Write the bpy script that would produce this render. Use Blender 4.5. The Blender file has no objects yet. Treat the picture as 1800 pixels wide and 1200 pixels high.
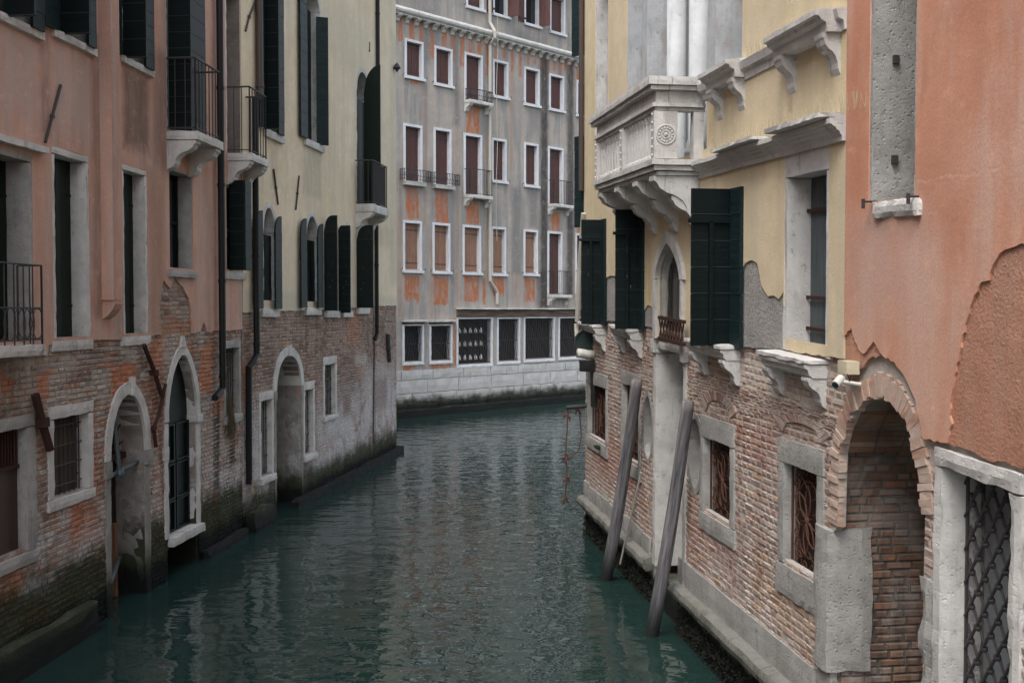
import bpy, bmesh, math, random
from mathutils import Vector, noise, Matrix, Quaternion
from mathutils.geometry import tessellate_polygon
random.seed(7)
R = math.radians
scene = bpy.context.scene
col = scene.collection

# ---------------------------------------------------------------- camera, sky, sun, exposure
H = 3.9                       # eye height above the water (standing on a bridge)
FPX = 1800.0                  # focal length in pixels of the 1800 px wide photo
PITCH = math.atan(55/1800)
cam = bpy.data.cameras.new('Camera'); camo = bpy.data.objects.new('Camera', cam); col.objects.link(camo)
cam.sensor_width = 36; cam.lens = 36*FPX/1800; cam.clip_end = 400
camo.location = (0, 0, H); camo.rotation_euler = (math.pi/2-PITCH, 0, 0)
scene.camera = camo
w = bpy.data.worlds.new('World'); scene.world = w; w.use_nodes = True
nt = w.node_tree; nt.nodes.clear()
sky = nt.nodes.new('ShaderNodeTexSky'); sky.sky_type = 'NISHITA'; sky.sun_disc = False
SUN_EL, SUN_AZ = 58, 210
sky.sun_elevation = R(SUN_EL); sky.sun_rotation = R(SUN_AZ); sky.dust_density = 3; sky.air_density = 1.2
hs = nt.nodes.new('ShaderNodeHueSaturation'); hs.inputs['Saturation'].default_value = .42
bg = nt.nodes.new('ShaderNodeBackground'); bg.inputs[1].default_value = .15
wo = nt.nodes.new('ShaderNodeOutputWorld')
nt.links.new(sky.outputs[0], hs.inputs['Color']); nt.links.new(hs.outputs[0], bg.inputs[0]); nt.links.new(bg.outputs[0], wo.inputs[0])
sl = bpy.data.lights.new('Sun', 'SUN'); sl.energy = .8; sl.angle = R(28); sl.color = (1, .97, .93)
so = bpy.data.objects.new('Sun', sl); col.objects.link(so)
so.rotation_euler = (R(90-SUN_EL), 0, R(180-SUN_AZ))
scene.view_settings.view_transform = 'Standard'; scene.view_settings.look = 'None'
scene.view_settings.exposure = 1.2; scene.view_settings.gamma = 1
scene.render.engine = 'CYCLES'

# ---------------------------------------------------------------- facades: a wall plane with local (u along, v up, n out)
class Fac:
    def __init__(s, x, y, dx, dy, K=None):
        l = math.hypot(dx, dy); s.P = Vector((x, y)); s.D = Vector((dx/l, dy/l)); s.N = Vector((s.D.y, -s.D.x)); s.K = K or (lambda v: 0.0)
    def map(s, u, v, n=0.0):
        p = s.P + s.D*u + s.N*n
        return Vector((p.x, p.y, v - s.K(v)*u))
    def px(s, x, y, n=0.0):     # photo pixel -> (u, v) on the plane n in front of the wall
        a = (x-900)/FPX; b = (600-y)/FPX; c, sn = math.cos(PITCH), math.sin(PITCH)
        d = Vector((a, c + b*sn, -sn + b*c))
        t = (s.P + s.N*n).dot(s.N)/(d.x*s.N.x + d.y*s.N.y)
        q = Vector((d.x*t, d.y*t)); u = (q - s.P).dot(s.D); z = H + d.z*t; v = z
        for _ in range(20): v = z + s.K(v)*u
        return u, v
def imgx(F, u, v, n):      # photo column of a point, to size shutters that stand out from the wall
    p = F.map(u, v, n)-Vector((0, 0, H)); c, sn = math.cos(PITCH), math.sin(PITCH)
    return 900+FPX*p.x/(p.y*c-p.z*sn)
def KD(v): return 0.0 if v < 2.9 else min(.045, (v-2.9)/.6*.045)
FA = Fac(-6.31+.09*-9, -9, .09, 1)                        # left, salmon house
FB = Fac(-4.70, 17.8, .145, 1)                            # left, cream house
FC = Fac((640-900)/1800*35.9, 35.9, .703, .711)           # grey house across the bend
u0c = 0
FD = Fac(3.62-.129*18.0, 18.0, .129, -1, KD)              # right, yellow palace
FE = Fac(3.62-.129*18.0, 18.0, .129, -1, lambda v: .05)   # right, terracotta house

# ---------------------------------------------------------------- node helpers
class NT:
    def __init__(s, name):
        s.m = bpy.data.materials.new(name); s.m.use_nodes = True; s.t = s.m.node_tree; s.t.nodes.clear()
        s.b = s.n('ShaderNodeBsdfPrincipled'); o = s.n('ShaderNodeOutputMaterial'); s.l(s.b.outputs[0], o.inputs[0])
        s.uv = s.n('ShaderNodeUVMap').outputs[0]
    def n(s, t): return s.t.nodes.new(t)
    def l(s, a, b): s.t.links.new(a, b)
    def put(s, sock, v):
        if hasattr(v, 'is_output'): s.l(v, sock)
        else:
            if isinstance(v, (tuple, list)) and len(v) == 3 and sock.type == 'RGBA': v = (*v, 1)
            sock.default_value = v
    def noise(s, sc=1, det=4, rough=.55, vec=None, scale3=None, dist=0):
        x = s.n('ShaderNodeTexNoise'); v = vec if vec is not None else s.uv
        if scale3: v = s.scale(v, scale3)
        s.l(v, x.inputs['Vector']); x.inputs['Scale'].default_value = sc; x.inputs['Detail'].default_value = det; x.inputs['Roughness'].default_value = rough; x.inputs['Distortion'].default_value = dist
        return x.outputs['Fac']
    def scale(s, v, k):
        x = s.n('ShaderNodeVectorMath'); x.operation = 'MULTIPLY'; s.l(v, x.inputs[0]); x.inputs[1].default_value = k; return x.outputs[0]
    def math(s, op, a, b=0, clamp=False):
        x = s.n('ShaderNodeMath'); x.operation = op; s.put(x.inputs[0], a); s.put(x.inputs[1], b); x.use_clamp = clamp; return x.outputs[0]
    def mr(s, v, a, b, c=0, d=1, smooth=True):
        x = s.n('ShaderNodeMapRange'); s.put(x.inputs[0], v)
        for i, k in enumerate((a, b, c, d)): s.put(x.inputs[i+1], k)
        if smooth: x.interpolation_type = 'SMOOTHSTEP'
        return x.outputs[0]
    def mix(s, f, a, b, mode='MIX'):
        x = s.n('ShaderNodeMix'); x.data_type = 'RGBA'; x.blend_type = mode
        s.put(x.inputs[0], f); s.put(x.inputs[6], a); s.put(x.inputs[7], b); return x.outputs[2]
    def ramp(s, f, stops):
        x = s.n('ShaderNodeValToRGB'); s.l(f, x.inputs[0]); e = x.color_ramp.elements
        while len(e) < len(stops): e.new(.5)
        for i, (p, c) in enumerate(stops): e[i].position = p; e[i].color = (*c, 1)
        return x.outputs[0]
    def sep(s, v=None):
        x = s.n('ShaderNodeSeparateXYZ'); s.l(v if v is not None else s.uv, x.inputs[0]); return x.outputs
    def vor(s, sc, feat='F1', vec=None):
        x = s.n('ShaderNodeTexVoronoi'); x.feature = feat; s.l(vec if vec is not None else s.uv, x.inputs['Vector']); x.inputs['Scale'].default_value = sc; return x.outputs['Distance']
    def bump(s, h, dist=.01, strength=1):
        x = s.n('ShaderNodeBump'); s.l(h, x.inputs['Height']); x.inputs['Distance'].default_value = dist; x.inputs['Strength'].default_value = strength
        s.l(x.outputs[0], s.b.inputs['Normal'])
    def done(s, c, rough=.85, spec=.3, metal=0):
        s.put(s.b.inputs['Base Color'], c); s.put(s.b.inputs['Roughness'], rough); s.b.inputs['Specular IOR Level'].default_value = spec; s.b.inputs['Metallic'].default_value = metal
        return s.m
    def algae(s, c, hi=.75, amt=1.0, black=.28):
        z = s.sep(s.n('ShaderNodeNewGeometry').outputs['Position'])[2]
        nz = s.noise(2.2, 5, .65); zz = s.math('ADD', z, s.math('MULTIPLY', s.math('SUBTRACT', nz, .5), .9))
        g = s.mix(s.noise(5, 4), (.012, .015, .008), (.030, .042, .012))
        c = s.mix(s.mr(zz, hi+.22, hi-.22, 0, amt), c, g)
        d = s.mr(s.math('ADD', z, s.math('MULTIPLY', s.math('SUBTRACT', nz, .5), .35)), black+.18, black-.05)
        return s.mix(d, c, (.008, .010, .009))
MAT = {}
def rectmask(t, vec, u0, u1, v0, v1, soft):
    x, y = vec[0], vec[1]
    a = t.math('SUBTRACT', t.math('ABSOLUTE', t.math('SUBTRACT', x, (u0+u1)/2)), abs(u1-u0)/2)
    b = t.math('SUBTRACT', t.math('ABSOLUTE', t.math('SUBTRACT', y, (v0+v1)/2)), abs(v1-v0)/2)
    return t.mr(t.math('MAXIMUM', a, b), soft, -soft)
def stains(t, c, rects, dist):
    nz = t.n('ShaderNodeTexNoise'); t.l(t.scale(t.uv, (1.8, 1.1, 1)), nz.inputs[0]); nz.inputs['Scale'].default_value = 2.6; nz.inputs['Detail'].default_value = 7; nz.inputs['Roughness'].default_value = .68
    v = t.n('ShaderNodeVectorMath'); v.operation = 'SUBTRACT'; t.l(nz.outputs['Color'], v.inputs[0]); v.inputs[1].default_value = (.5, .5, .5)
    v2 = t.scale(v.outputs[0], (dist*2, dist*6, 1)); v3 = t.n('ShaderNodeVectorMath'); v3.operation = 'ADD'; t.l(t.uv, v3.inputs[0]); t.l(v2, v3.inputs[1])
    sp = t.sep(v3.outputs[0])
    groups = {}
    for r in rects: groups.setdefault((r[4], r[5], r[6]), []).append(r)
    for (rc, soft, amt), rs in groups.items():
        m = None
        for r in rs:
            k = rectmask(t, sp, *r[:4], soft); m = k if m is None else t.math('MAXIMUM', m, k)
        lo_ = amt*(.8 if soft > .1 else .35); m = t.math('MULTIPLY', m, t.mr(t.noise(1, 6, .72, scale3=(7, 1.6, 1)), .38, .56, lo_, amt))
        c = t.mix(m, c, rc)
    return c
def brickmat(name, ramp, patch=(.33, .30, .29), pamt=(.62, .72), efflo=.0, fresh=(.30, .10, .05), famt=(.62, .75), mortar=(.22, .20, .18), hi=.75, black=.28, dirt=.5, rects=()):
    t = NT(name); a = t.n('ShaderNodeAttribute'); a.attribute_name = 'bcol'; r, g, b = t.sep(a.outputs['Color'])[:3]
    c = t.ramp(r, ramp)
    c = t.mix(t.math('MULTIPLY', t.noise(28, 5, .7), .5), c, (.10, .08, .07))
    c = t.mix(t.math('MULTIPLY', t.mr(t.noise(1.3, 6, .68), *famt), .8), c, fresh)
    mc = t.mix(t.noise(14, 4), mortar, tuple(k*.55 for k in mortar))
    c = t.mix(g, mc, c)
    c = t.mix(t.mr(t.noise(1.1, 7, .7, dist=.5), .46, .66, 0, dirt*.9), c, (.085, .07, .06))
    c = t.mix(t.math('MULTIPLY', t.mr(t.noise(1.5, 6, .68, dist=.6), *pamt), .8), c, patch)
    if efflo:
        z = t.sep()[1]
        e = t.math('MULTIPLY', t.mr(z, 2.6, 1.2), t.mr(t.noise(2.3, 6, .7, dist=.8), .60-efflo*.22, .72-efflo*.15))
        e = t.math('MULTIPLY', e, t.mr(t.noise(22, 4, .7), .35, .6, .35, .95))
        c = t.mix(e, c, (.50, .49, .50))
    st = t.mr(t.noise(1, 4, .6, scale3=(3.2, .35, 1)), .52, .72, 0, dirt)
    c = t.mix(st, c, (.05, .045, .04))
    if rects: c = stains(t, c, rects, .05)
    c = t.algae(c, hi, .92, black)
    t.bump(t.math('ADD', t.noise(45, 6, .75), t.math('MULTIPLY', t.noise(9, 4, .6), .8)), .008, 1)
    return t.done(c, .92, .15)
def plaster(name, c1, c2, streak, samt=.6, grain=40, bd=.004, spots=None, wash=None, rects=(), dist=.10, algae=None, sscale=(5, .35, 1)):
    t = NT(name)
    c = t.mix(t.mr(t.noise(.55, 6, .62), .3, .7), c1, c2)
    c = t.mix(t.math('MULTIPLY', t.mr(t.noise(2.0, 7, .72), .38, .66), .42), c, tuple(k*.70 for k in c1))
    s = t.mr(t.noise(1, 7, .66, scale3=sscale), .42, .64, 0, samt)
    c = t.mix(s, c, streak)
    if wash: c = t.mix(t.mr(t.noise(1, 5, .6, scale3=(2.5, .22, 1)), .47, .64, 0, wash[1]), c, wash[0])
    if spots: c = t.mix(t.mr(t.noise(7, 5, .7), .66, .74, 0, .7), c, spots)
    if rects: c = stains(t, c, rects, dist)
    c = t.mix(t.mr(t.noise(55, 4, .75), .40, .66, 0, .30), c, tuple(k*.55 for k in c1))
    c = t.mix(t.mr(t.noise(4.5, 8, .78), .54, .68, 0, .35), c, tuple(min(1, k*1.22+.02) for k in c2))
    if algae: c = t.algae(c, *algae)
    t.bump(t.math('ADD', t.noise(grain, 5, .7), t.math('MULTIPLY', t.noise(3, 4, .6), 1.6)), bd, 1)
    return t.done(c, .9, .2)
def stonemat(name, c1, c2, dark=(.08, .08, .075), damt=.5, pit=.006, alg=None, lo=.56, stain=None):
    t = NT(name)
    c = t.mix(t.mr(t.noise(2.2, 6, .65), .3, .7), c1, c2)
    c = t.mix(t.mr(t.noise(9, 6, .72), lo, .72, 0, damt), c, dark)
    c = t.mix(t.mr(t.noise(1, 5, .7, scale3=(9, 1.0, 1)), .55, .72, 0, damt*.8), c, dark)
    if stain: c = t.mix(t.mr(t.noise(1.1, 5, .65, scale3=(2, .8, 1)), .52, .66, 0, .75), c, stain)
    if alg: c = t.algae(c, *alg)
    h = t.math('ADD', t.noise(30, 6, .8), t.math('MULTIPLY', t.mr(t.vor(26), .0, .35), .6))
    t.bump(h, pit, 1)
    return t.done(c, .85, .25)
def wood(name, c1, c2, rough=.6, vert=True, peel=None, spec=.4, sc=(30, 2, 1)):
    t = NT(name)
    g = t.noise(1, 5, .6, scale3=sc if vert else (sc[1], sc[0], 1))
    c = t.mix(t.mr(g, .3, .7), c1, c2)
    if peel: c = t.mix(t.mr(t.noise(9, 6, .75, scale3=(1.4, .8, 1)), peel[1], peel[1]+.05), c, peel[0])
    t.bump(t.math('ADD', g, t.noise(35, 3)), .002, 1)
    return t.done(c, rough, spec)
def plain(name, c, rough=.6, spec=.4, metal=0, n=.35, sc=14):
    t = NT(name)
    c = t.mix(t.math('MULTIPLY', t.noise(sc, 5, .65), n), c, tuple(k*.35 for k in c)); t.bump(t.noise(60, 3), .001, .6)
    return t.done(c, rough, spec, metal)

# ---------------------------------------------------------------- mesh helpers
class MB:
    def __init__(s, F): s.F = F; s.v = []; s.f = []; s.mi = []; s.bc = []; s.cur = 0; s.bcol = (.5, 1, .5); s.ch = []
    def add(s, vs, fs, mi=None):
        k = len(s.v); s.ch.append((k, len(s.f), len(vs), len(fs))); s.v += [tuple(p) for p in vs]; s.f += [tuple(i+k for i in f) for f in fs]
        s.mi += [s.cur if mi is None else mi]*len(fs); s.bc += [s.bcol]*len(vs)
    def box(s, u0, u1, v0, v1, n0, n1):
        if u0 > u1: u0, u1 = u1, u0
        if v0 > v1: v0, v1 = v1, v0
        if n0 > n1: n0, n1 = n1, n0
        s.add([(u, v, n) for n in (n0, n1) for v in (v0, v1) for u in (u0, u1)],
              [(0, 2, 3, 1), (4, 5, 7, 6), (0, 1, 5, 4), (2, 6, 7, 3), (0, 4, 6, 2), (1, 3, 7, 5)])
    def rbox(s, u0, u1, v0, v1, n0, n1, seg=.09, chip=.006):   # worn stone block: gridded faces, chipped arrises
        if u0 > u1: u0, u1 = u1, u0
        if v0 > v1: v0, v1 = v1, v0
        if n0 > n1: n0, n1 = n1, n0
        lo = (u0, v0, n0); hi = (u1, v1, n1); N = [max(1, min(40, math.ceil((hi[i]-lo[i])/seg))) for i in range(3)]
        idx = {}; vs = []; fs = []
        def vid(i, j, k):
            t = (i, j, k)
            if t not in idx:
                p = [lo[a]+(hi[a]-lo[a])*t[a]/N[a] for a in range(3)]
                ext = [a for a in range(3) if t[a] in (0, N[a])]
                if len(ext) >= 2:
                    c = chip*random.uniform(.3, 1.5)*(1.7 if random.random() < .06 else 1)
                    for a in ext:
                        c2 = min(c, (hi[a]-lo[a])*.3); p[a] += c2 if t[a] == 0 else -c2
                idx[t] = len(vs); vs.append(p)
            return idx[t]
        for a in range(3):
            b, c = (a+1) % 3, (a+2) % 3
            for side in (0, N[a]):
                for i in range(N[b]):
                    for j in range(N[c]):
                        q = []
                        for di, dj in ((0, 0), (1, 0), (1, 1), (0, 1)):
                            t = [0, 0, 0]; t[a] = side; t[b] = i+di; t[c] = j+dj; q.append(vid(*t))
                        fs.append(tuple(q if side else q[::-1]))
        s.add(vs, fs)
    def prism(s, outer, n0, n1, holes=()):     # plate with openings, cut into level bands
        if not holes and len(outer) <= 5:
            m = len(outer); s.add([(p[0], p[1], n0) for p in outer]+[(p[0], p[1], n1) for p in outer], [tuple(range(m))[::-1], tuple(range(m, 2*m))]+[(i, (i+1) % m, (i+1) % m+m, i+m) for i in range(m)]); return
        vs_ = sorted({round(p[1], 4) for q in [outer]+list(holes) for p in q}); lv = [vs_[0]]
        for v in vs_[1:]:
            if v-lv[-1] > .0015: lv.append(v)
        def edges(poly, v):
            r = []
            for i in range(len(poly)):
                a, b = poly[i], poly[(i+1) % len(poly)]
                if (a[1] <= v) != (b[1] <= v): r.append((a[0]+(v-a[1])/(b[1]-a[1])*(b[0]-a[0]), (a, b)))
            return sorted(r, key=lambda t: t[0])
        def at(e, v):
            a, b = e; t = (v-a[1])/(b[1]-a[1]); t = min(1, max(0, t)); return a[0]+t*(b[0]-a[0])
        for va, vb in zip(lv, lv[1:]):
            v = (va+vb)/2; o = edges(outer, v); iv = [(o[i], o[i+1]) for i in range(0, len(o)-1, 2)]
            for h in holes:
                x = edges(h, v)
                for i in range(0, len(x)-1, 2):
                    nv = []
                    for a, b in iv:
                        if x[i+1][0] <= a[0] or x[i][0] >= b[0]: nv.append((a, b)); continue
                        if x[i][0] > a[0]: nv.append((a, x[i]))
                        if x[i+1][0] < b[0]: nv.append((x[i+1], b))
                    iv = nv
            for a, b in iv:
                a0, a1, b0, b1 = at(a[1], va), at(a[1], vb), at(b[1], va), at(b[1], vb)
                if b0 < a0: b0 = a0
                if b1 < a1: b1 = a1
                s.add([(a0, va, n0), (b0, va, n0), (b1, vb, n0), (a1, vb, n0), (a0, va, n1), (b0, va, n1), (b1, vb, n1), (a1, vb, n1)],
                      [(3, 2, 1, 0), (4, 5, 6, 7), (0, 4, 7, 3), (1, 2, 6, 5)])
        # level edges (tops and bottoms of openings and of the plate)
        for q in [outer]+list(holes):
            for i in range(len(q)):
                a, b = q[i], q[(i+1) % len(q)]
                if abs(a[1]-b[1]) < .02 and abs(a[0]-b[0]) > .003: s.add([(a[0], a[1], n0), (b[0], b[1], n0), (b[0], b[1], n1), (a[0], a[1], n1)], [(0, 1, 2, 3)])
    def profile(s, poly_nv, u0, u1, nseg=1):   # cross-section in (n, v) run along u
        m = len(poly_nv); vs = []
        for k in range(nseg+1):
            u = u0+(u1-u0)*k/nseg; vs += [(u, v, n) for n, v in poly_nv]
        fs = [(k*m+i, k*m+(i+1) % m, (k+1)*m+(i+1) % m, (k+1)*m+i) for k in range(nseg) for i in range(m)]
        fs += [tuple(range(m))[::-1], tuple(range(nseg*m, nseg*m+m))]
        s.add(vs, fs)
    def tube(s, pts, r, sides=6, r1=None, closed=False):
        pts = [Vector(p) for p in pts]; n = len(pts); vs = []; fs = []; up = None
        for i, p in enumerate(pts):
            if closed: d = pts[(i+1) % n]-pts[i-1]
            else: d = pts[min(i+1, n-1)]-pts[max(i-1, 0)]
            d.normalize()
            if up is None:
                up = Vector((0, 0, 1)) if abs(d.z) < .8 else Vector((1, 0, 0))
            a = (up - d*up.dot(d)).normalized(); up = a; b = d.cross(a)
            rr = r if r1 is None else r+(r1-r)*i/max(1, n-1)
            for k in range(sides):
                t = 2*math.pi*k/sides; vs.append(p+(a*math.cos(t)+b*math.sin(t))*rr)
        for i in range(n if closed else n-1):
            j = (i+1) % n
            for k in range(sides):
                k2 = (k+1) % sides; fs.append((i*sides+k, i*sides+k2, j*sides+k2, j*sides+k))
        if not closed: fs += [tuple(range(sides))[::-1], tuple(range((n-1)*sides, n*sides))]
        s.add(vs, fs)
    def lathe(s, u, n, prof, sides=12):        # prof [(r, v)] round a vertical axis
        m = len(prof); vs = [(u+r*math.cos(2*math.pi*k/sides), v, n+r*math.sin(2*math.pi*k/sides)) for r, v in prof for k in range(sides)]
        fs = [(i*sides+k, (i+1)*sides+k, (i+1)*sides+(k+1) % sides, i*sides+(k+1) % sides) for i in range(m-1) for k in range(sides)]
        fs += [tuple(range(sides)), tuple(range((m-1)*sides, m*sides))[::-1]]
        s.add(vs, fs)
    def ball(s, u, v, n, r, k=6):
        s.lathe(u, n, [(max(.0005, r*math.sin(math.pi*i/k)), v-r*math.cos(math.pi*i/k)) for i in range(k+1)], 8)
    def leaf(s, hu, hn, v0, v1, W, ang, th=.04, board=.17, poly=None, vertical=False):  # shutter leaf hinged at (hu, hn), turned ang degrees
        ca, sa = math.cos(R(ang)), math.sin(R(ang))
        def T(w_, v, t): return (hu+w_*ca-t*sa, v, hn+w_*sa+t*ca)
        def bx(w0, w1, a, b, t0, t1):
            s.add([T(w_, v, t) for t in (t0, t1) for v in (a, b) for w_ in (w0, w1)], [(0, 2, 3, 1), (4, 5, 7, 6), (0, 1, 5, 4), (2, 6, 7, 3), (0, 4, 6, 2), (1, 3, 7, 5)])
        if vertical:
            nb = max(2, round(W/.12)); g = .004
            for k in range(nb): bx(W*k/nb+g/2, W*(k+1)/nb-g/2, v0, v1, -th/2-random.uniform(0, .002), th/2+random.uniform(0, .003))
            for f in (.12, .85): bx(.01, W-.01, v0+(v1-v0)*f-.04, v0+(v1-v0)*f+.04, -th/2-.02, -th/2-.003)
        else:
            nb = max(1, round((v1-v0)/board)); g = .005
            top = (lambda w_: 0) if poly is None else poly
            for k in range(nb):
                a = v0+(v1-v0)*k/nb+.004; b = v0+(v1-v0)*(k+1)/nb-.004; t = random.uniform(0, .006)
                bx(0, W, a, b, -th/2-t, th/2+t)
                s.cur = 1; bx(.004, W-.004, a-.003, a+.005, -th/2-t-.0015, th/2+t+.0015); s.cur = 0  # pale strip along the board edge: an edge highlight painted in, like worn paint
            bx(.01, W-.01, v0+.01, v1-.01, -th/2+.008, th/2-.008)
            if poly:                            # rounded head above v1
                m = 8; vs = []
                for t in (-th/2, th/2):
                    vs.append(T(0, v1, t)); vs.append(T(W, v1, t))
                    vs += [T(W-W*k/m, v1+poly(1-k/m), t) for k in range(m+1)]
                q = m+3; s.add(vs, [tuple(range(q))[::-1], tuple(range(q, 2*q))]+[(i, (i+1) % q, (i+1) % q+q, i+q) for i in range(q)])
    def split(s):      # pieces that stand apart become objects of their own
        k = len(s.ch)
        if k < 2 or k > 500: return [s]
        B = []
        for v0, f0, nv, nf in s.ch:
            P_ = s.v[v0:v0+nv]; lo = [min(p[a] for p in P_) for a in range(3)]; hi = [max(p[a] for p in P_) for a in range(3)]; B.append((lo, hi, max(hi[a]-lo[a] for a in range(3))))
        par = list(range(k))
        def find(i):
            while par[i] != i: i = par[i]
            return i
        for i in range(k):
            for j in range(i):
                if find(i) == find(j): continue
                g = math.sqrt(sum(max(0, B[i][0][a]-B[j][1][a], B[j][0][a]-B[i][1][a])**2 for a in range(3)))
                if g <= max(.018, .47*max(B[i][2], B[j][2])): par[find(i)] = find(j)
        G = {}
        for i in range(k): G.setdefault(find(i), []).append(i)
        if len(G) == 1: return [s]
        out = []
        for g in G.values():
            m = MB(s.F)
            for i in g:
                v0, f0, nv, nf = s.ch[i]; o = len(m.v)
                m.v += s.v[v0:v0+nv]; m.bc += s.bc[v0:v0+nv]; m.f += [tuple(x-v0+o for x in f) for f in s.f[f0:f0+nf]]; m.mi += s.mi[f0:f0+nf]
            out.append(m)
        return out
    def build(s, name, mat, parent=None, **kw):
        r = [m.build1(name, mat, parent, **kw) for m in s.split()]
        return r[0]
    def build1(s, name, mat, parent=None, rough=0, freq=3.0, smooth=False, loc=None, recalc=True, label=None):
        F = s.F; base = Vector((0, 0, 0))
        if loc is not None: base = Vector(loc)
        elif parent is not None:
            r = parent
            while r.parent: r = r.parent
            base = r['_b'] and Vector(r['_b'])
        W = []
        for p in s.v:
            q = F.map(*p) if F else Vector(p)
            if rough: q = q+noise.noise_vector(q*freq+Vector((3.1, 7.7, 1.3)))*rough+noise.noise_vector(q*freq*4.3)*rough*.45
            W.append(q-base)
        me = bpy.data.meshes.new(name); me.from_pydata(W, [], s.f)
        mats = list(mat) if isinstance(mat, (list, tuple)) else [mat]
        if s.mi and max(s.mi) >= len(mats): mats.append('green_edge_highlight')
        for m in mats: me.materials.append(MAT[m] if isinstance(m, str) else m)
        me.polygons.foreach_set('material_index', s.mi)
        uv = me.uv_layers.new(name='UVMap').data
        V = s.v
        for p in me.polygons:
            f = p.vertices; a = Vector(V[f[0]]); nn = Vector((0, 0, 0))
            for i in range(1, len(f)-1): nn += (Vector(V[f[i]])-a).cross(Vector(V[f[i+1]])-a)
            x, y, z = abs(nn.x), abs(nn.y), abs(nn.z)
            for li, vi in zip(p.loop_indices, f):
                q = V[vi]
                uv[li].uv = (q[0], q[1]) if z >= x and z >= y else ((q[2]+q[0]*.01, q[1]) if x >= y else (q[0], q[2]+q[1]*.01))
        ca = me.attributes.new('bcol', 'FLOAT_COLOR', 'POINT'); ca.data.foreach_set('color', [c for b in s.bc for c in (*b, 1)])
        if recalc:
            bm = bmesh.new(); bm.from_mesh(me); bmesh.ops.recalc_face_normals(bm, faces=bm.faces); bm.to_mesh(me); bm.free()
        if smooth:
            me.polygons.foreach_set('use_smooth', [True]*len(me.polygons))
        o = bpy.data.objects.new(name, me); col.objects.link(o)
        if loc is not None: o.location = base
        if parent: o.parent = parent
        if label: o['label'] = label
        return o
def tag(o, label, cat, group=None):
    o['label'] = label; o['category'] = cat
    if group: o['group'] = group
    return o
def building(name, F, u, label):
    o = bpy.data.objects.new(name, None); col.objects.link(o); b = F.map(u, 0, 0); b.z = 0
    o.location = b; o['_b'] = tuple(b); return tag(o, label, 'house')
def arch(u0, u1, vb, vs, vt, n=14, p=0.0):    # opening outline, counter-clockwise, p pointedness
    c, a, h = (u0+u1)/2, (u1-u0)/2, vt-vs; pts = [(u0, vb), (u1, vb)]
    for k in range(n+1):
        x = math.cos(math.pi*k/n); s_ = abs(x); y = (1-p)*math.sqrt(max(0, 1-s_*s_))+p*(1-s_)
        pts.append((c+a*x, vs+h*y))
    return pts
def rect(u0, u1, v0, v1): return [(u0, v0), (u1, v0), (u1, v1), (u0, v1)]
def ragged(pts, amp=.03, seg=.12):
    out = []
    for a, b in zip(pts, pts[1:]):
        L = math.hypot(b[0]-a[0], b[1]-a[1]); m = max(1, int(L/seg))
        for k in range(m):
            t = k/m; j = amp if 0 < k else amp*.3
            out.append((a[0]+(b[0]-a[0])*t+random.uniform(-j, j), a[1]+(b[1]-a[1])*t+random.uniform(-j, j)))
    out.append(pts[-1]); return out
def spans(v, outer, holes):
    def cross(poly):
        xs = []
        for i in range(len(poly)):
            a, b = poly[i], poly[(i+1) % len(poly)]
            if (a[1] <= v) != (b[1] <= v): xs.append(a[0]+(v-a[1])/(b[1]-a[1])*(b[0]-a[0]))
        return sorted(xs)
    o = cross(outer); iv = [(o[i], o[i+1]) for i in range(0, len(o)-1, 2)]
    for h in holes:
        x = cross(h)
        for i in range(0, len(x)-1, 2):
            nv = []
            for a, b in iv:
                if x[i+1] <= a or x[i] >= b: nv.append((a, b)); continue
                if x[i] > a: nv.append((a, x[i]))
                if x[i+1] < b: nv.append((x[i+1], b))
            iv = nv
    return iv
def bricks(mb, outer, holes, v0, v1, L=.235, h=.066, joint=.014, prj=.012, skip=.01, n0=0.0, wav=.003, hd=.58):
    r = 0; v = v0; rnd = random.Random(11)
    while v < v1:
        for a, b in spans(v+h/2, outer, holes):
            u = a+joint/2; first = True
            while u < b-.03:
                l = L if rnd.random() > hd else L*.54
                if first: l *= rnd.uniform(.45, 1); first = False
                l *= rnd.uniform(.92, 1.06)
                e = min(u+l, b)
                if b-e < .05: e = b
                if rnd.random() > skip:
                    w_ = noise.noise(Vector((u*.7, v*1.5, 3)))*wav*2
                    j = lambda k: rnd.uniform(-k, k)
                    vv0, vv1 = v+joint/2+j(.0025)+w_, v+h-joint/2+j(.0025)+w_; uu0, uu1 = u+j(.002), e-joint*1.35+j(.003)
                    d = max(.002, prj*(.75+.6*noise.noise(Vector((u*.9, v*.9, 9))))+j(prj*.42)); t = j(.003)
                    i1, i2 = min(.003, (uu1-uu0)*.1), min(.010, (uu1-uu0)*.2)
                    cs = [(uu0, vv0), (uu1, vv0), (uu1, vv1), (uu0, vv1)]; sg = [(1, 1), (-1, 1), (-1, -1), (1, -1)]
                    vs = [(x, y, n0-.004) for x, y in cs]+[(x+sx*i1, y+sy*i1, n0+d*.6) for (x, y), (sx, sy) in zip(cs, sg)]
                    vs += [(x+sx*i2+j(.002), y+sy*i2*.9+j(.0015), n0+d+t*(1 if k < 2 else -1)+j(.0015)) for k, ((x, y), (sx, sy)) in enumerate(zip(cs, sg))]
                    mb.bcol = (rnd.random(), 1, rnd.random())
                    mb.add(vs, [(8, 9, 10, 11)]+[(k, (k+1) % 4, (k+1) % 4+4, k+4) for k in range(4)]+[(k+4, (k+1) % 4+4, (k+1) % 4+8, k+8) for k in range(4)])
                u = e
        v += h; r += 1
    mb.bcol = (.5, 1, .5)
def wallmesh(F, outer, holes, mat, parent, name='brick_wall', th=.32, brk=None, **kw):
    m = MB(F); m.bcol = (.5, 0, .5); m.prism(outer, -th, 0, holes)
    if brk: bricks(m, outer, holes, *brk, **kw)
    return m.build(name, mat, parent, recalc=False)
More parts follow.
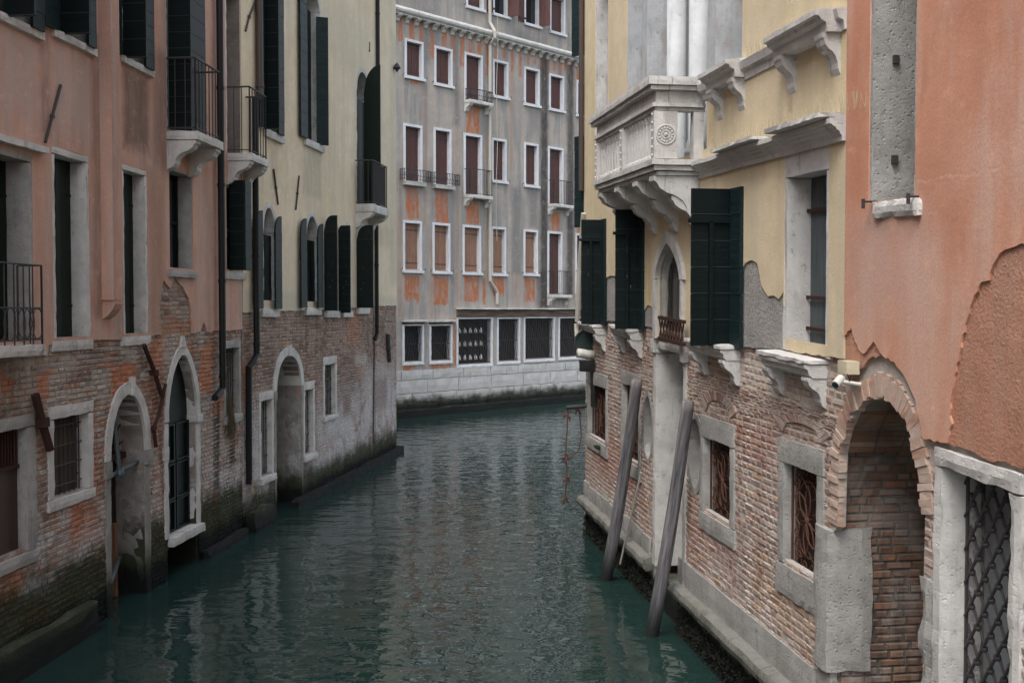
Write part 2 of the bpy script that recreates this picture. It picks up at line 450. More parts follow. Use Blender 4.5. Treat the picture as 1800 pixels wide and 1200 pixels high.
def ring(m, u0, u1, vs, vt, w_, n0, n1, seg=9, p=0.0, key=False, seglen=1):
    c, a, h = (u0+u1)/2, (u1-u0)/2, vt-vs
    def P(k, f):
        x = math.cos(math.pi*k/seg); s_ = abs(x); y = (1-p)*math.sqrt(max(0, 1-s_*s_))+p*(1-s_)
        return (c+(a+f)*x, vs+(h+f*(1+p*.6))*y)
    for k in range(seg):
        q = []; m2 = 3
        inn = [P(k+i/m2, 0) for i in range(m2+1)]; out = [P(k+i/m2, w_) for i in range(m2+1)]
        e = random.uniform(-.004, .004)
        m.prism(inn[::-1]+out if False else out+inn[::-1], n0, n1+e)
def corbel(m, u0, u1, vt, L, Hh, n0=0):
    P = [(0, 0), (L, 0), (L, -.10*Hh), (L*.93, -.16*Hh), (L*.88, -.26*Hh), (L*.72, -.36*Hh), (L*.55, -.42*Hh), (L*.42, -.52*Hh), (L*.34, -.66*Hh), (L*.33, -.78*Hh), (L*.24, -.9*Hh), (L*.1, -.97*Hh), (0, -Hh)]
    m.profile([(n0+a, vt+b) for a, b in P], u0, u1)
def cyl_col(m, u, n, v0, v1, r): m.lathe(u, n, [(r*1.35, v0), (r*1.35, v0+.06), (r*1.2, v0+.10), (r*1.25, v0+.14), (r, v0+.2), (r, v1)], 20)

# ---------------------------------------------------------------- materials
def pxrects(F_, T_):
    L_ = []
    for (x0, x1, y0, y1, c_, s_, a_) in T_:
        p_, q_ = F_.px(x0, (y0+y1)/2), F_.px(x1, (y0+y1)/2); L_.append((p_[0], q_[0], F_.px((x0+x1)/2, y1)[1], F_.px((x0+x1)/2, y0)[1], c_, s_, a_))
    return L_
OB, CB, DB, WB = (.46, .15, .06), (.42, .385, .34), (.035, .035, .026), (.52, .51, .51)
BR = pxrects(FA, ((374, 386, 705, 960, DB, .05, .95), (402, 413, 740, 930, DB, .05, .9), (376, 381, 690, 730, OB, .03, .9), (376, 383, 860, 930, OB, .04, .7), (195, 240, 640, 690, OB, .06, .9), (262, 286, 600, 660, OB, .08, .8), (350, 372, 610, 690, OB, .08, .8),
    (66, 84, 655, 700, OB, .05, .9), (0, 20, 660, 690, OB, .05, .8), (120, 170, 800, 960, OB, .15, .6), (0, 40, 1000, 1060, OB, .1, .8), (85, 160, 690, 706, CB, .03, .9), (160, 190, 650, 700, CB, .04, .9), (166, 182, 695, 735, CB, .04, .9), (246, 262, 650, 668, CB, .02, .9), (210, 262, 600, 625, CB, .04, .7), (30, 92, 1020, 1050, WB, .05, .95), (385, 420, 820, 900, WB, .12, .6), (0, 155, 612, 640, CB, .08, .5), (340, 372, 720, 860, CB, .2, .6), (100, 170, 940, 1000, WB, .2, .5)))
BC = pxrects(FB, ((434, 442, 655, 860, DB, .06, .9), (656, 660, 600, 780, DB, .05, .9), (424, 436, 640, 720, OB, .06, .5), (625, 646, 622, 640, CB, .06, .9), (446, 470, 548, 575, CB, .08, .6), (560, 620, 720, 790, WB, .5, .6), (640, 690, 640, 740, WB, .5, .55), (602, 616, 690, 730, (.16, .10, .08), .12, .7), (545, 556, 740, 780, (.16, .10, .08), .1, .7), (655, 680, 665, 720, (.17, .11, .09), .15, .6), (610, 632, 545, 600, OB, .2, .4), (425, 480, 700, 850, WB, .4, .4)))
BD_ = pxrects(FD, ((1040, 1130, 775, 850, (.30, .11, .085), .3, .6), (1290, 1365, 740, 800, (.36, .15, .11), .2, .5), (1300, 1440, 640, 700, (.60, .55, .48), .15, .5), (1205, 1240, 860, 980, (.34, .15, .11), .2, .45), (1060, 1100, 870, 950, (.55, .52, .48), .15, .6), (1250, 1300, 900, 1000, (.30, .16, .16), .3, .4), (1330, 1440, 1020, 1100, (.48, .30, .16), .3, .4)))
MAT['brick_left'] = brickmat('brick_left', [(0, (.20, .12, .09)), (.25, (.32, .21, .165)), (.5, (.40, .31, .265)), (.75, (.46, .36, .29)), (.9, (.46, .20, .11)), (1, (.44, .24, .15))], pamt=(.50, .62), efflo=.6, patch=(.40, .36, .32), mortar=(.33, .29, .25), fresh=(.44, .185, .10), famt=(.50, .60), hi=.95, black=.32, dirt=.55, rects=BR)
MAT['brick_cream_house'] = brickmat('brick_cream_house', [(0, (.20, .12, .09)), (.35, (.34, .235, .185)), (.65, (.42, .32, .265)), (.88, (.44, .24, .16)), (1, (.47, .38, .31))], pamt=(.60, .72), efflo=1.0, mortar=(.28, .25, .22), hi=.62, black=.22, rects=BC)
MAT['brick_right'] = brickmat('brick_right', [(0, (.30, .17, .135)), (.2, (.42, .31, .265)), (.45, (.50, .41, .36)), (.65, (.43, .27, .21)), (.8, (.54, .44, .34)), (.92, (.36, .27, .26)), (1, (.55, .36, .22))], pamt=(.54, .66), patch=(.54, .495, .46), efflo=.25, mortar=(.60, .555, .50), hi=.35, black=.30, dirt=.2, famt=(.6, .8), fresh=(.30, .12, .10), rects=BD_)
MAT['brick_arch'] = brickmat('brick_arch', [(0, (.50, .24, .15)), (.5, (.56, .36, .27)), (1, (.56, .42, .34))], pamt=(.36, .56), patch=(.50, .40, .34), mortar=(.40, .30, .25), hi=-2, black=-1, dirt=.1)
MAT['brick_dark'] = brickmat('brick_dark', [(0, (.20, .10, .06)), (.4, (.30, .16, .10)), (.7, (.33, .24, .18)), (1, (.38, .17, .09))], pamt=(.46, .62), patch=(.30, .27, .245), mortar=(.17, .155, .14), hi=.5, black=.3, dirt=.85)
SR = []
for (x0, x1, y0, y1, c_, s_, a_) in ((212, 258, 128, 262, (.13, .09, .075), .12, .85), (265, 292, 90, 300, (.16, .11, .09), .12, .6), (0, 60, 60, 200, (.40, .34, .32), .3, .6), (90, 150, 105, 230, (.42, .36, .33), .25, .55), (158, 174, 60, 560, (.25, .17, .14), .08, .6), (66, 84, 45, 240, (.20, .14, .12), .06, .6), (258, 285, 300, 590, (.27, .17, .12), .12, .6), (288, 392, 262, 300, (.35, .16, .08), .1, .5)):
    p_, q_ = FA.px(x0, (y0+y1)/2), FA.px(x1, (y0+y1)/2); SR.append((p_[0], q_[0], FA.px((x0+x1)/2, y1)[1], FA.px((x0+x1)/2, y0)[1], c_, s_, a_))
MAT['salmon'] = plaster('salmon', (.54, .30, .22), (.61, .38, .30), (.48, .39, .34), .75, wash=((.30, .215, .18), .55), bd=.005, rects=SR, dist=.05)
CRT, YRT = [], []
for F_, L_, T_ in ((FB, CRT, ((529, 562, 268, 345, (.36, .33, .26), .10, .55), (474, 484, 240, 330, (.40, .36, .29), .08, .5), (620, 690, 392, 430, (.40, .36, .28), .1, .5), (425, 697, 515, 546, (.44, .42, .36), .12, .5), (684, 697, 60, 500, (.47, .44, .36), .12, .5), (560, 640, 20, 120, (.50, .46, .36), .3, .4))),
                   (FD, YRT, ((1275, 1300, 165, 240, (.42, .36, .25), .06, .55), (1392, 1402, 128, 200, (.36, .30, .22), .04, .7), (1455, 1475, 90, 190, (.45, .38, .26), .05, .45), (1240, 1262, 185, 260, (.48, .38, .22), .08, .5), (1480, 1492, 300, 625, (.52, .46, .36), .05, .5), (1305, 1380, 285, 320, (.52, .44, .30), .08, .5), (1135, 1150, 420, 560, (.48, .36, .20), .08, .5)))):
    for (x0, x1, y0, y1, c_, s_, a_) in T_:
        p_, q_ = F_.px(x0, (y0+y1)/2), F_.px(x1, (y0+y1)/2); L_.append((p_[0], q_[0], F_.px((x0+x1)/2, y1)[1], F_.px((x0+x1)/2, y0)[1], c_, s_, a_))
MAT['cream'] = plaster('cream', (.70, .585, .41), (.77, .66, .50), (.63, .545, .43), .55, wash=((.50, .46, .355), .45), bd=.003, rects=CRT, dist=.03)
MAT['yellow'] = plaster('yellow', (.64, .53, .33), (.71, .60, .42), (.63, .55, .43), .5, wash=((.50, .43, .30), .45), bd=.003, sscale=(9, .5, 1), rects=YRT, dist=.02)
TR = []
for (x0, x1, y0, y1, c_, s_, a_) in ((1622, 1830, 303, 306, (.62, .42, .34), .006, .8), (1500, 1640, 380, 560, (.50, .36, .31), .3, .6), (1600, 1660, 420, 760, (.60, .42, .35), .2, .6), (1700, 1830, 230, 300, (.62, .40, .32), .25, .5), (1495, 1535, 0, 350, (.44, .19, .12), .15, .4), (1530, 1612, 376, 410, (.42, .30, .25), .06, .6)):
    p_, q_ = FE.px(x0, (y0+y1)/2), FE.px(x1, (y0+y1)/2); TR.append((p_[0], q_[0], FE.px((x0+x1)/2, y1)[1], FE.px((x0+x1)/2, y0)[1], c_, s_, a_))
MAT['terracotta'] = plaster('terracotta', (.54, .24, .145), (.62, .33, .22), (.58, .41, .34), .7, wash=((.47, .24, .17), .5), bd=.0025, grain=25, spots=(.50, .33, .26), rects=TR, dist=.03, sscale=(2.3, .42, 1))
MAT['rough_render'] = plaster('rough_render', (.34, .33, .31), (.40, .385, .355), (.27, .25, .24), .3, grain=22, bd=.02)
MAT['rough_terracotta'] = plaster('rough_terracotta', (.42, .20, .13), (.56, .30, .205), (.46, .30, .24), .4, grain=42, bd=.020, spots=(.26, .13, .09))
MAT['stone'] = stonemat('stone', (.60, .585, .56), (.43, .42, .40), damt=.6)
MAT['stone_light'] = stonemat('stone_light', (.60, .585, .565), (.44, .43, .415), damt=.65, pit=.005, stain=(.34, .31, .29))
MAT['stone_white'] = stonemat('stone_white', (.66, .67, .70), (.55, .565, .60), damt=.22, pit=.003)
MAT['stone_column'] = stonemat('stone_column', (.54, .555, .565), (.44, .455, .46), damt=.3, pit=.004)
MAT['stone_loggia'] = stonemat('stone_loggia', (.46, .475, .49), (.36, .375, .385), damt=.4, pit=.004, stain=(.30, .27, .25))
MAT['stone_grey'] = stonemat('stone_grey', (.40, .39, .37), (.27, .265, .25), damt=.55, pit=.012)
MAT['stone_wet'] = stonemat('stone_wet', (.34, .33, .30), (.20, .195, .18), damt=.75, pit=.014, alg=(.55, .95, .22))
MAT['stone_far'] = stonemat('stone_far', (.50, .50, .50), (.40, .39, .37), dark=(.16, .12, .09), damt=.7, pit=.01, alg=(.68, .95, .40), lo=.58)
MAT['mussels'] = stonemat('mussels', (.018, .019, .016), (.035, .036, .026), damt=.6, pit=.05)
MAT['green'] = wood('green', (.0016, .0050, .0052), (.0030, .0085, .0085), .5, False, spec=.18)
MAT['green_face'] = wood('green_face', (.006, .014, .015), (.012, .026, .028), .5, False, peel=((.06, .08, .08), .70), spec=.18)
MAT['green_edge_highlight'] = plain('green_edge_highlight', (.030, .045, .048), .6, .2, n=.7, sc=30)  # lighter green for board edges, with the highlight put into the colour
MAT['green_flat'] = wood('green_flat', (.004, .010, .007), (.007, .016, .011), .5, spec=.18)
MAT['green_worn'] = wood('green_worn', (.0025, .007, .007), (.006, .013, .013), .6, False, peel=((.20, .15, .11), .62), spec=.18)
MAT['maroon'] = wood('maroon', (.060, .024, .021), (.095, .040, .035), .6, peel=((.30, .22, .20), .71))
MAT['orange_wood'] = wood('orange_wood', (.20, .105, .068), (.30, .175, .12), .7, peel=((.10, .06, .04), .66))
MAT['grey_wood'] = wood('grey_wood', (.045, .058, .066), (.08, .095, .10), .6)
MAT['old_wood'] = wood('old_wood', (.05, .035, .028), (.11, .075, .055), .85)
MAT['beam'] = wood('beam', (.07, .05, .04), (.20, .14, .11), .9, False, sc=(14, 1, 1))
MAT['iron'] = plain('iron', (.045, .04, .042), .6)
MAT['rust'] = plain('rust', (.105, .050, .034), .85, .2, n=.7, sc=30)
MAT['dark_rust'] = plain('dark_rust', (.06, .03, .024), .85, .2, n=.7, sc=20)
MAT['pipe_black'] = plain('pipe_black', (.010, .010, .012), .5, .25)
MAT['pipe_brown'] = plain('pipe_brown', (.07, .05, .045), .5)
MAT['pipe_pale'] = plain('pipe_pale', (.47, .445, .39), .6, n=.25)
MAT['dark'] = plain('dark', (.012, .012, .013), .7)
MAT['curtain'] = plain('curtain', (.27, .30, .32), .7)
MAT['brown_door'] = plain('brown_door', (.055, .030, .026), .55)
MAT['rope'] = plain('rope', (.13, .075, .06), .95, .1)
MAT['pale_rope'] = plain('pale_rope', (.42, .40, .36), .95, .1)
MAT['white_plastic'] = plain('white_plastic', (.58, .57, .52), .5, n=.2)
MAT['beige_plastic'] = plain('beige_plastic', (.56, .50, .36), .5, n=.15)
MAT['mirror_glass'] = plain('mirror_glass', (.03, .05, .05), .12, .8)
MAT['weed'] = plain('weed', (.10, .085, .055), .95, .1)
MAT['leafy'] = plain('leafy', (.05, .085, .025), .8, .2)
MAT['spike'] = plain('spike', (.38, .33, .22), .6)
t = NT('glass_dark'); MAT['glass_dark'] = t.done((.012, .016, .018), .08, .6)
def postmat():
    t = NT('post_wood'); tc = t.n('ShaderNodeTexCoord').outputs['Object']
    g = t.noise(1, 6, .65, vec=tc, scale3=(26, 26, 1.3)); z = t.sep(tc)[2]
    c = t.mix(t.mr(g, .3, .7), (.075, .075, .083), (.24, .23, .24))
    c = t.mix(t.mr(z, 2.0, 3.6, 0, .5), c, (.22, .185, .17))
    c = t.mix(t.mr(t.noise(1, 5, .7, vec=tc, scale3=(40, 40, 2)), .56, .64, 0, .75), c, (.04, .04, .042)); c = t.mix(t.mr(t.math('ADD', z, t.math('MULTIPLY', g, .5)), 1.0, .35), c, (.022, .026, .024))
    t.bump(t.math('ADD', g, t.math('MULTIPLY', t.noise(12, 5, .7, vec=tc), .5)), .014, 1)
    return t.done(c, .85, .2)
MAT['post_wood'] = postmat()
def watermat():
    t = NT('water'); p = t.n('ShaderNodeNewGeometry').outputs['Position']
    n1 = t.noise(1.0, 1.5, .45, vec=p, scale3=(1.5, 2.3, 1), dist=.5)
    n2 = t.noise(1.0, 2.0, .5, vec=p, scale3=(3.6, 6.2, 1), dist=.5)
    n3 = t.noise(1.0, 2, .5, vec=p, scale3=(7, 13, 1))
    y = t.sep(p)[1]; far = t.mr(y, 11, 24, .10, 1.0)
    h = t.math('ADD', t.math('MULTIPLY', n1, 1.1), t.math('MULTIPLY', t.math('MULTIPLY', n2, .30), t.mr(y, 10, 20, .8, 1.3)))
    h = t.math('ADD', h, t.math('MULTIPLY', t.math('MULTIPLY', n3, .10), far))
    t.bump(h, .024, 1)
    t.b.inputs['IOR'].default_value = 1.50
    return t.done((.015, .036, .032), .015, .9)
MAT['water'] = watermat()

# ---------------------------------------------------------------- water and canal bed
def sheet(name, z, mat, s=90):
    m = MB(None); m.add([(-s, -s+20, z), (s, -s+20, z), (s, s+20, z), (-s, s+20, z)], [(0, 1, 2, 3)])
    o = m.build(name, mat, loc=(0, 0, 0), recalc=False); o['kind'] = 'structure'; return o
sheet('water', 0, 'water'); sheet('canal_bed', -2.2, 'mussels')

# ---------------------------------------------------------------- shared window builders
def perp(F, w, xh, xt, v0, v1, mat, ang=90, poly=None, board=.22, n0=.03, name='shutter'):   # leaf standing out from the wall: hinge at column xh, free edge at xt
    ym = 400; u = F.px(xh, ym, n0)[0]; W = .1
    v = (v0+v1)/2; lo, hi = .02, 1.2
    for _ in range(30):
        W = (lo+hi)/2; x = imgx(F, u+W*math.cos(R(ang)), v, n0+W*math.sin(R(ang)))
        if abs(x-xh) < abs(xt-xh): lo = W
        else: hi = W
    m = MB(F); m.leaf(u, n0, v0, v1, W, ang, board=board, poly=poly); return m.build(name, mat, w)
def flat(F, w, xa, xb, v0, v1, mat, board=.22, n=.07, poly=None):   # leaf folded back against the wall
    a, b = F.px(xa, 400, n)[0], F.px(xb, 400, n)[0]; m = MB(F); m.leaf(a, n, v0, v1, b-a, 0, th=.03, board=board, poly=poly); return m.build('shutter', mat, w)
def each(F, name, mat, parent, boxes, rough=.006, chip=.006, seg=.09):
    o = None
    for b in boxes: m = MB(F); m.rbox(*b, seg=seg, chip=chip); o = m.build(name, mat, parent, rough=rough)
    return o
def stone_win(F, root, x0, x1, yt, yb, jw=.12, dep=.26, back='shutter', mat='stone', leafmat='green_flat', lint=None, silh=.10, silp=.06, sill=True, name='window', face=.025, grille=None, sw=.05, fill=None):
    ym = (yt+yb)/2; u0 = F.px(x0, ym)[0]; u1 = F.px(x1, ym)[0]; xc = (x0+x1)/2
    vt = F.px(xc, yt)[1]; vb = F.px(xc, yb)[1]; lint = jw if lint is None else lint
    m = MB(F)
    m.rbox(u0, u0+jw, vb, vt-lint-.001, -dep, face); m.rbox(u1-jw, u1, vb, vt-lint-.001, -dep, face+.002)
    m.rbox(u0-.0, u1+.0, vt-lint, vt, -dep, face+.004)
    w = m.build(name, mat, root, rough=.006)
    if sill:
        m = MB(F); m.rbox(u0-sw, u1+sw, vb-silh, vb-.001, -dep, silp); m.build('sill', mat, w, rough=.007)
    a, b, c, d = u0+jw-.01, u1-jw+.01, vb+.002, vt-lint+.01
    if back == 'shutter':
        m = MB(F); W = (b-a)/2
        m.leaf(a, -dep+.05, c, d, W-.003, 0, vertical=True); m.leaf(a+W+.003, -dep+.05, c, d, W-.003, 0, vertical=True)
        for k in (.18, .8): m.box(a+.0, a+.10, c+(d-c)*k, c+(d-c)*k+.03, -dep+.074, -dep+.082); m.box(b-.10, b, c+(d-c)*k, c+(d-c)*k+.03, -dep+.074, -dep+.082)
        m.build('shutter', leafmat, w)
        m = MB(F); m.box(a, b, c, d, -dep-.02, -dep); m.build('pane', 'dark', w)
    elif back == 'glass':
        m = MB(F); m.box(a, b, c, d, -dep-.01, -dep+.01); m.build('pane', 'glass_dark', w)
        m = MB(F); uc = (a+b)/2
        for q in (a+.03, uc, b-.03): m.box(q-.03, q+.03, c, d, -dep+.012, -dep+.045)
        for q in (c+.03, c+(d-c)*.5, d-.03): m.box(a+.06, uc-.032, q-.02, q+.02, -dep+.014, -dep+.043); m.box(uc+.032, b-.06, q-.02, q+.02, -dep+.014, -dep+.043)
        m.build('sash', leafmat, w)
    else:
        m = MB(F); m.box(a, b, c, d, -dep-.05, -dep-.02); m.build('pane', 'dark', w)
    if grille == 'bars':
        m = MB(F); nb = max(3, round((b-a)/.11))
        for k in range(nb): m.tube([(a+(b-a)*(k+.5)/nb, c, -.08), (a+(b-a)*(k+.5)/nb, d, -.08)], .009, 5)
        for k in range(max(2, round((d-c)/.25))): q = c+(d-c)*(k+.5)/max(2, round((d-c)/.25)); m.tube([(a, q, -.07), (b, q, -.07)], .008, 5)
        m.build('grille', 'iron', w)
    return w, (u0, u1, vb, vt, jw, lint)
def hole(F, x0, x1, yt, yb, ins=.03):
    ym = (yt+yb)/2; xc = (x0+x1)/2
    return rect(F.px(x0, ym)[0]+ins, F.px(x1, ym)[0]-ins, F.px(xc, yb)[1]+ins, F.px(xc, yt)[1]-ins)
def railing(F, root, u0, u1, v0, v1, n1, near=True, far=True, sp=.12, mat='iron', r=.008, topr=.016, style=None, n0=0.0):
    m = MB(F); path = []
    if near: path.append((u0, n0))
    path += [(u0, n1), (u1, n1)]
    if far: path.append((u1, n0))
    for q, rr in ((v1, topr), (v0+.05, .009)): m.tube([(a, q, b) for a, b in path], rr, 6)
    if style: m.tube([(a, v0+(v1-v0)*.46, b) for a, b in path], .009, 6)
    for (a, b), (c, d) in zip(path, path[1:]):
        L = math.hypot(c-a, d-b); k = max(1, round(L/sp))
        for i in range(k+1):
            x, y = a+(c-a)*i/k, b+(d-b)*i/k; m.tube([(x, v0, y), (x, v1, y)], r if 0 < i < k else r*1.5, 5)
            if style == 'loops' and i < k:
                h = (v1-v0)*.46; pts = []
                for j in range(13):
                    t = 2*math.pi*j/12; f = (i+.5+.62*math.cos(t))/k; f = min(1, max(0, f))
                    pts.append((a+(c-a)*f, v0+.05+(h-.05)/2+(h-.05)/2*math.sin(t), b+(d-b)*f+.004))
                m.tube(pts, .006, 4)
            if style == 'wavy' and i < k:
                m.tube([(a+(c-a)*(i+.5+.28*math.sin(j*.9))/k, v0+(v1-v0)*j/10, b+(d-b)*(i+.5)/k) for j in range(11)], .006, 4)
    return m.build('railing', mat, root)
def balcony(F, root, u0, u1, vt, n1, th=.12, rh=1.0, cor=.4, sp=.12, style=None, mat='stone', railmat='iron', corn=2, rail_in=.05):
    m = MB(F); m.rbox(u0, u1, vt-th, vt, 0.002, n1); s = m.build('balcony', mat, root, rough=.008)
    m = MB(F)
    for k in range(corn):
        c = u0+.02 if k == 0 else u1-.20
        corbel(m, c, c+.18, vt-th-.001, n1*.92, cor)
    m.build('bracket', mat, s, rough=.006)
    railing(F, s, u0+rail_in, u1-rail_in, vt, vt+rh, n1-rail_in, sp=sp, style=style, mat=railmat)
    return s
def pipe(F, root, x, y0, y1, r, n, mat, clamps=(), elbow=None, name='drainpipe', top=None):
    pts = []
    u, va = F.px(x, y0, n); _, vb = F.px(elbow[0][0] if False else x, y1, n)
    pts = [(u, top if top else va, n), (u, vb, n)]
    if elbow:
        for ex, ey, en in elbow: uu, vv = F.px(ex, ey, en); pts.append((uu, vv, en))
    m = MB(F); m.tube(pts, r, 12)
    q = vb+.15
    while q < (top or va): m.tube([(u, q, n), (u, q+.05, n)], r*1.18, 12); q += 1.55
    return m.build(name, mat, root, smooth=False)
def iron_tie(F, root, pts, r=.018, n=.05, mat='iron'):
    P = [F.px(x, y, n) for x, y in pts]; m = MB(F); m.tube([(a, b, n) for a, b in P], r, 6)
    c = P[len(P)//2]; m.box(c[0]-r*1.2, c[0]+r*1.2, c[1]-r*1.1, c[1]+r*1.1, 0, n+r*1.15)
    return m.build('wall_tie', mat, root, rough=.004, freq=9)
def shell(F, root, u0, u1, v1, dep, mat, roofmat='rust', w0=True, w1=True):   # side walls, back and roof of a house
    m = MB(F)
    if w0: m.box(u0, u0+.3, -2, v1-.02, -dep, -.33)
    if w1: m.box(u1-.3, u1, -2, v1-.02, -dep, -.33)
    m.box(u0+.302, u1-.302, -2, v1-.02, -dep, -dep+.3); m.build('side_wall', mat, root)
    m = MB(F); m.profile([(-dep-.3, v1), (.35, v1), (.35, v1+.12), (-dep/2, v1+1.6), (-dep-.3, v1+.12)], u0-.1, u1+.1); m.build('roof', roofmat, root)
def room(F, root, u0, u1, v0, v1, n0, n1, mat, name='inner_wall', brk=False):
    m = MB(F); g = .12; m.bcol = (.5, 0, .5)
    m.box(u0-g, u0, v0, v1, n1, n0); m.box(u1, u1+g, v0, v1, n1, n0); m.box(u0-g, u1+g, v1, v1+g, n1, n0); m.box(u0-g, u1+g, v0, v1+g, n1-g, n1)
    if brk:
        bricks(m, rect(u0, u1, v0, v1), [], v0, v1, n0=n1+.002)
        # bricks on the far jamb (faces +u)
        k = MB(F); bricks(k, rect(n1, n0, v0, v1), [], v0, v1); off = len(m.v)
        m.v += [(u0+p[2]+.002, p[1], p[0]) for p in k.v]; m.bc += k.bc; m.f += [tuple(i+off for i in f) for f in k.f]; m.mi += k.mi
    return m.build(name, mat, root, recalc=not brk)

# ================================================================ LEFT SALMON HOUSE
A = building('salmon_house', FA, 20, 'salmon plastered house with dark green shutters and bare brick foot, at the left edge')
uA1 = FA.px(423, 560)[0]; TOPA = 12.5
holes = []; pholes = []
def Ahole(x0, x1, yt, yb, pl=True, ins=.03):
    h = hole(FA, x0, x1, yt, yb, ins); holes.append(h)
    if pl: pholes.append(h)
# upper windows with their sills
def upper(x0, x1, ys, l0, l1, d0, d1, r1):
    yt = ys-520
    m = MB(FA); u0 = FA.px(x0, ys)[0]; u1 = FA.px(x1, ys)[0]; vb = FA.px((x0+x1)/2, ys)[1]; vt = vb+2.1
    h = rect(u0+.05, u1-.05, vb, vt); holes.append(h); pholes.append(h)
    m.rbox(u0+.03, u0+.13, vb, vt-.11, -.25, .01); m.rbox(u1-.13, u1-.03, vb, vt-.11, -.25, .012); m.rbox(u0+.03, u1-.03, vt-.11, vt+.02, -.25, .014)
    w = m.build('window', 'stone', A, rough=.005)
    m = MB(FA); m.rbox(u0, u1, vb-.10, vb-.001, -.2, .09); m.build('sill', 'stone', w, rough=.008)
    if r1: flat(FA, w, l0, l1, vb-.02, vt-.02, 'green_face', .19)
    perp(FA, w, d0, d1, vb-.02, vt-.04, 'green', n0=.04)
    flat(FA, w, d1+1, r1, vb-.02, vt-.02, 'green_face', .19, n=.10)
    m = MB(FA); m.box(u0+.12, u1-.12, vb, vt-.1, -.27, -.25); m.build('pane', 'glass_dark', w)
upper(-40, 66, 31, -60, -40, 15, 60, 82)
upper(85, 160, 68, 83, 105, 113, 157, 172)
upper(208, 262, 111, 208, 217, 222, 257, 273)
# balcony door (upper)
u0 = FA.px(290, 240)[0]; u1 = FA.px(352, 240)[0]; vb = FA.px(320, 238)[1]
h = rect(u0, u1, vb, vb+2.35); holes.append(h); pholes.append(h)
m = MB(FA); m.rbox(u0-.06, u0+.08, vb, vb+2.3, -.25, .012); m.rbox(u1-.08, u1+.06, vb, vb+2.3, -.25, .014); m.rbox(u0-.06, u1+.06, vb+2.3, vb+2.45, -.25, .016)
w = m.build('window', 'stone', A, rough=.005)
m = MB(FA); m.leaf(u0+.08, -.05, vb+.01, vb+2.28, (u1-u0)/2-.09, 0, board=.25); m.leaf((u0+u1)/2, -.05, vb+.01, vb+2.28, (u1-u0)/2-.09, 0, board=.25); m.build('shutter', 'green', w)
perp(FA, w, 300, 336, vb, vb+2.3, 'green'); flat(FA, w, 337, 362, vb, vb+2.3, 'green', .25, n=.10)
ua = FA.px(288, 238, 0)[0]; ub = FA.px(393, 250, .5)[0]; vt = FA.px(347, 229, .5)[1]
balcony(FA, A, ua, ub, vt, .5, th=.13, rh=FA.px(347, 104, .45)[1]-vt, cor=.42, sp=.13)
# second balcony and its door
ua = FA.px(396, 262, 0)[0]; ub = FA.px(474, 276, .45)[0]; vt2 = FA.px(434, 264, .45)[1]
u0 = FA.px(394, 200)[0]; u1 = FA.px(428, 200)[0]
h = rect(u0, u1-.03, vt2-.02, vt2+2.9); holes.append(h); pholes.append(h)
m = MB(FA); m.rbox(u0-.05, u0+.10, vt2, vt2+2.8, -.42, .02); m.rbox(u1-.12, u1-.02, vt2, vt2+2.8, -.42, .022); m.rbox(u0-.05, u1-.02, vt2+2.8, vt2+2.95, -.42, .024)
w = m.build('window', 'stone_light', A, rough=.005)
m = MB(FA); m.leaf(u0+.10, -.40, vt2, vt2+2.8, u1-u0-.22, 0, vertical=True); m.build('shutter', 'green', w)
balcony(FA, A, ua, ub, vt2, .45, th=.13, rh=FA.px(439, 153, .4)[1]-vt2, cor=.40, sp=.14)
# middle row
Ahole(-40, 56, 258, 606)
w, q = stone_win(FA, A, -40, 56, 258, 606, jw=.10, dep=.30, mat='stone_grey', leafmat='green_flat', sill=False)
m = MB(FA); uh0 = FA.px(-40, 240, .12)[0]; uh1 = FA.px(88, 262, .12)[0]; vh = FA.px(40, 250, .12)[1]
m.rbox(uh0, uh1, vh-.05, vh+.03, .0, .12); m.build('lintel_hood', 'stone', A, rough=.006)
ua = FA.px(-60, 610, 0)[0]; ub = FA.px(82, 610, .30)[0]; vt = FA.px(50, 606, .30)[1]
m = MB(FA); m.rbox(ua, ub, vt-.12, vt, .002, .30); sb = m.build('balcony', 'stone', A, rough=.008)
railing(FA, sb, ua+.05, ub-.03, vt, FA.px(50, 465, .27)[1], .27, sp=.16, style='loops', topr=.010)
Ahole(86, 156, 262, 597)
stone_win(FA, A, 86, 156, 262, 597, jw=.11, dep=.24, silh=.13, silp=.04, sw=.02)
Ahole(210, 258, 291, 590); stone_win(FA, A, 210, 258, 291, 590, jw=.10, dep=.22, silh=.13, silp=.04, sw=.02)
Ahole(293, 337, 299, 475); stone_win(FA, A, 293, 337, 299, 475, jw=.05, dep=.24, back='glass', mat='stone_grey', silp=.09, silh=.11, sw=.03, leafmat='green')
Ahole(394, 424, 322, 478); w, q = stone_win(FA, A, 394, 424, 322, 478, jw=.06, dep=.2, back='glass', mat='stone', silp=.08, silh=.13, leafmat='green')
perp(FA, w, 404, 430, q[2]+.02, q[3]+.02, 'green'); flat(FA, w, 430, 440, q[2]+.02, q[3]+.02, 'green_face', n=.3)
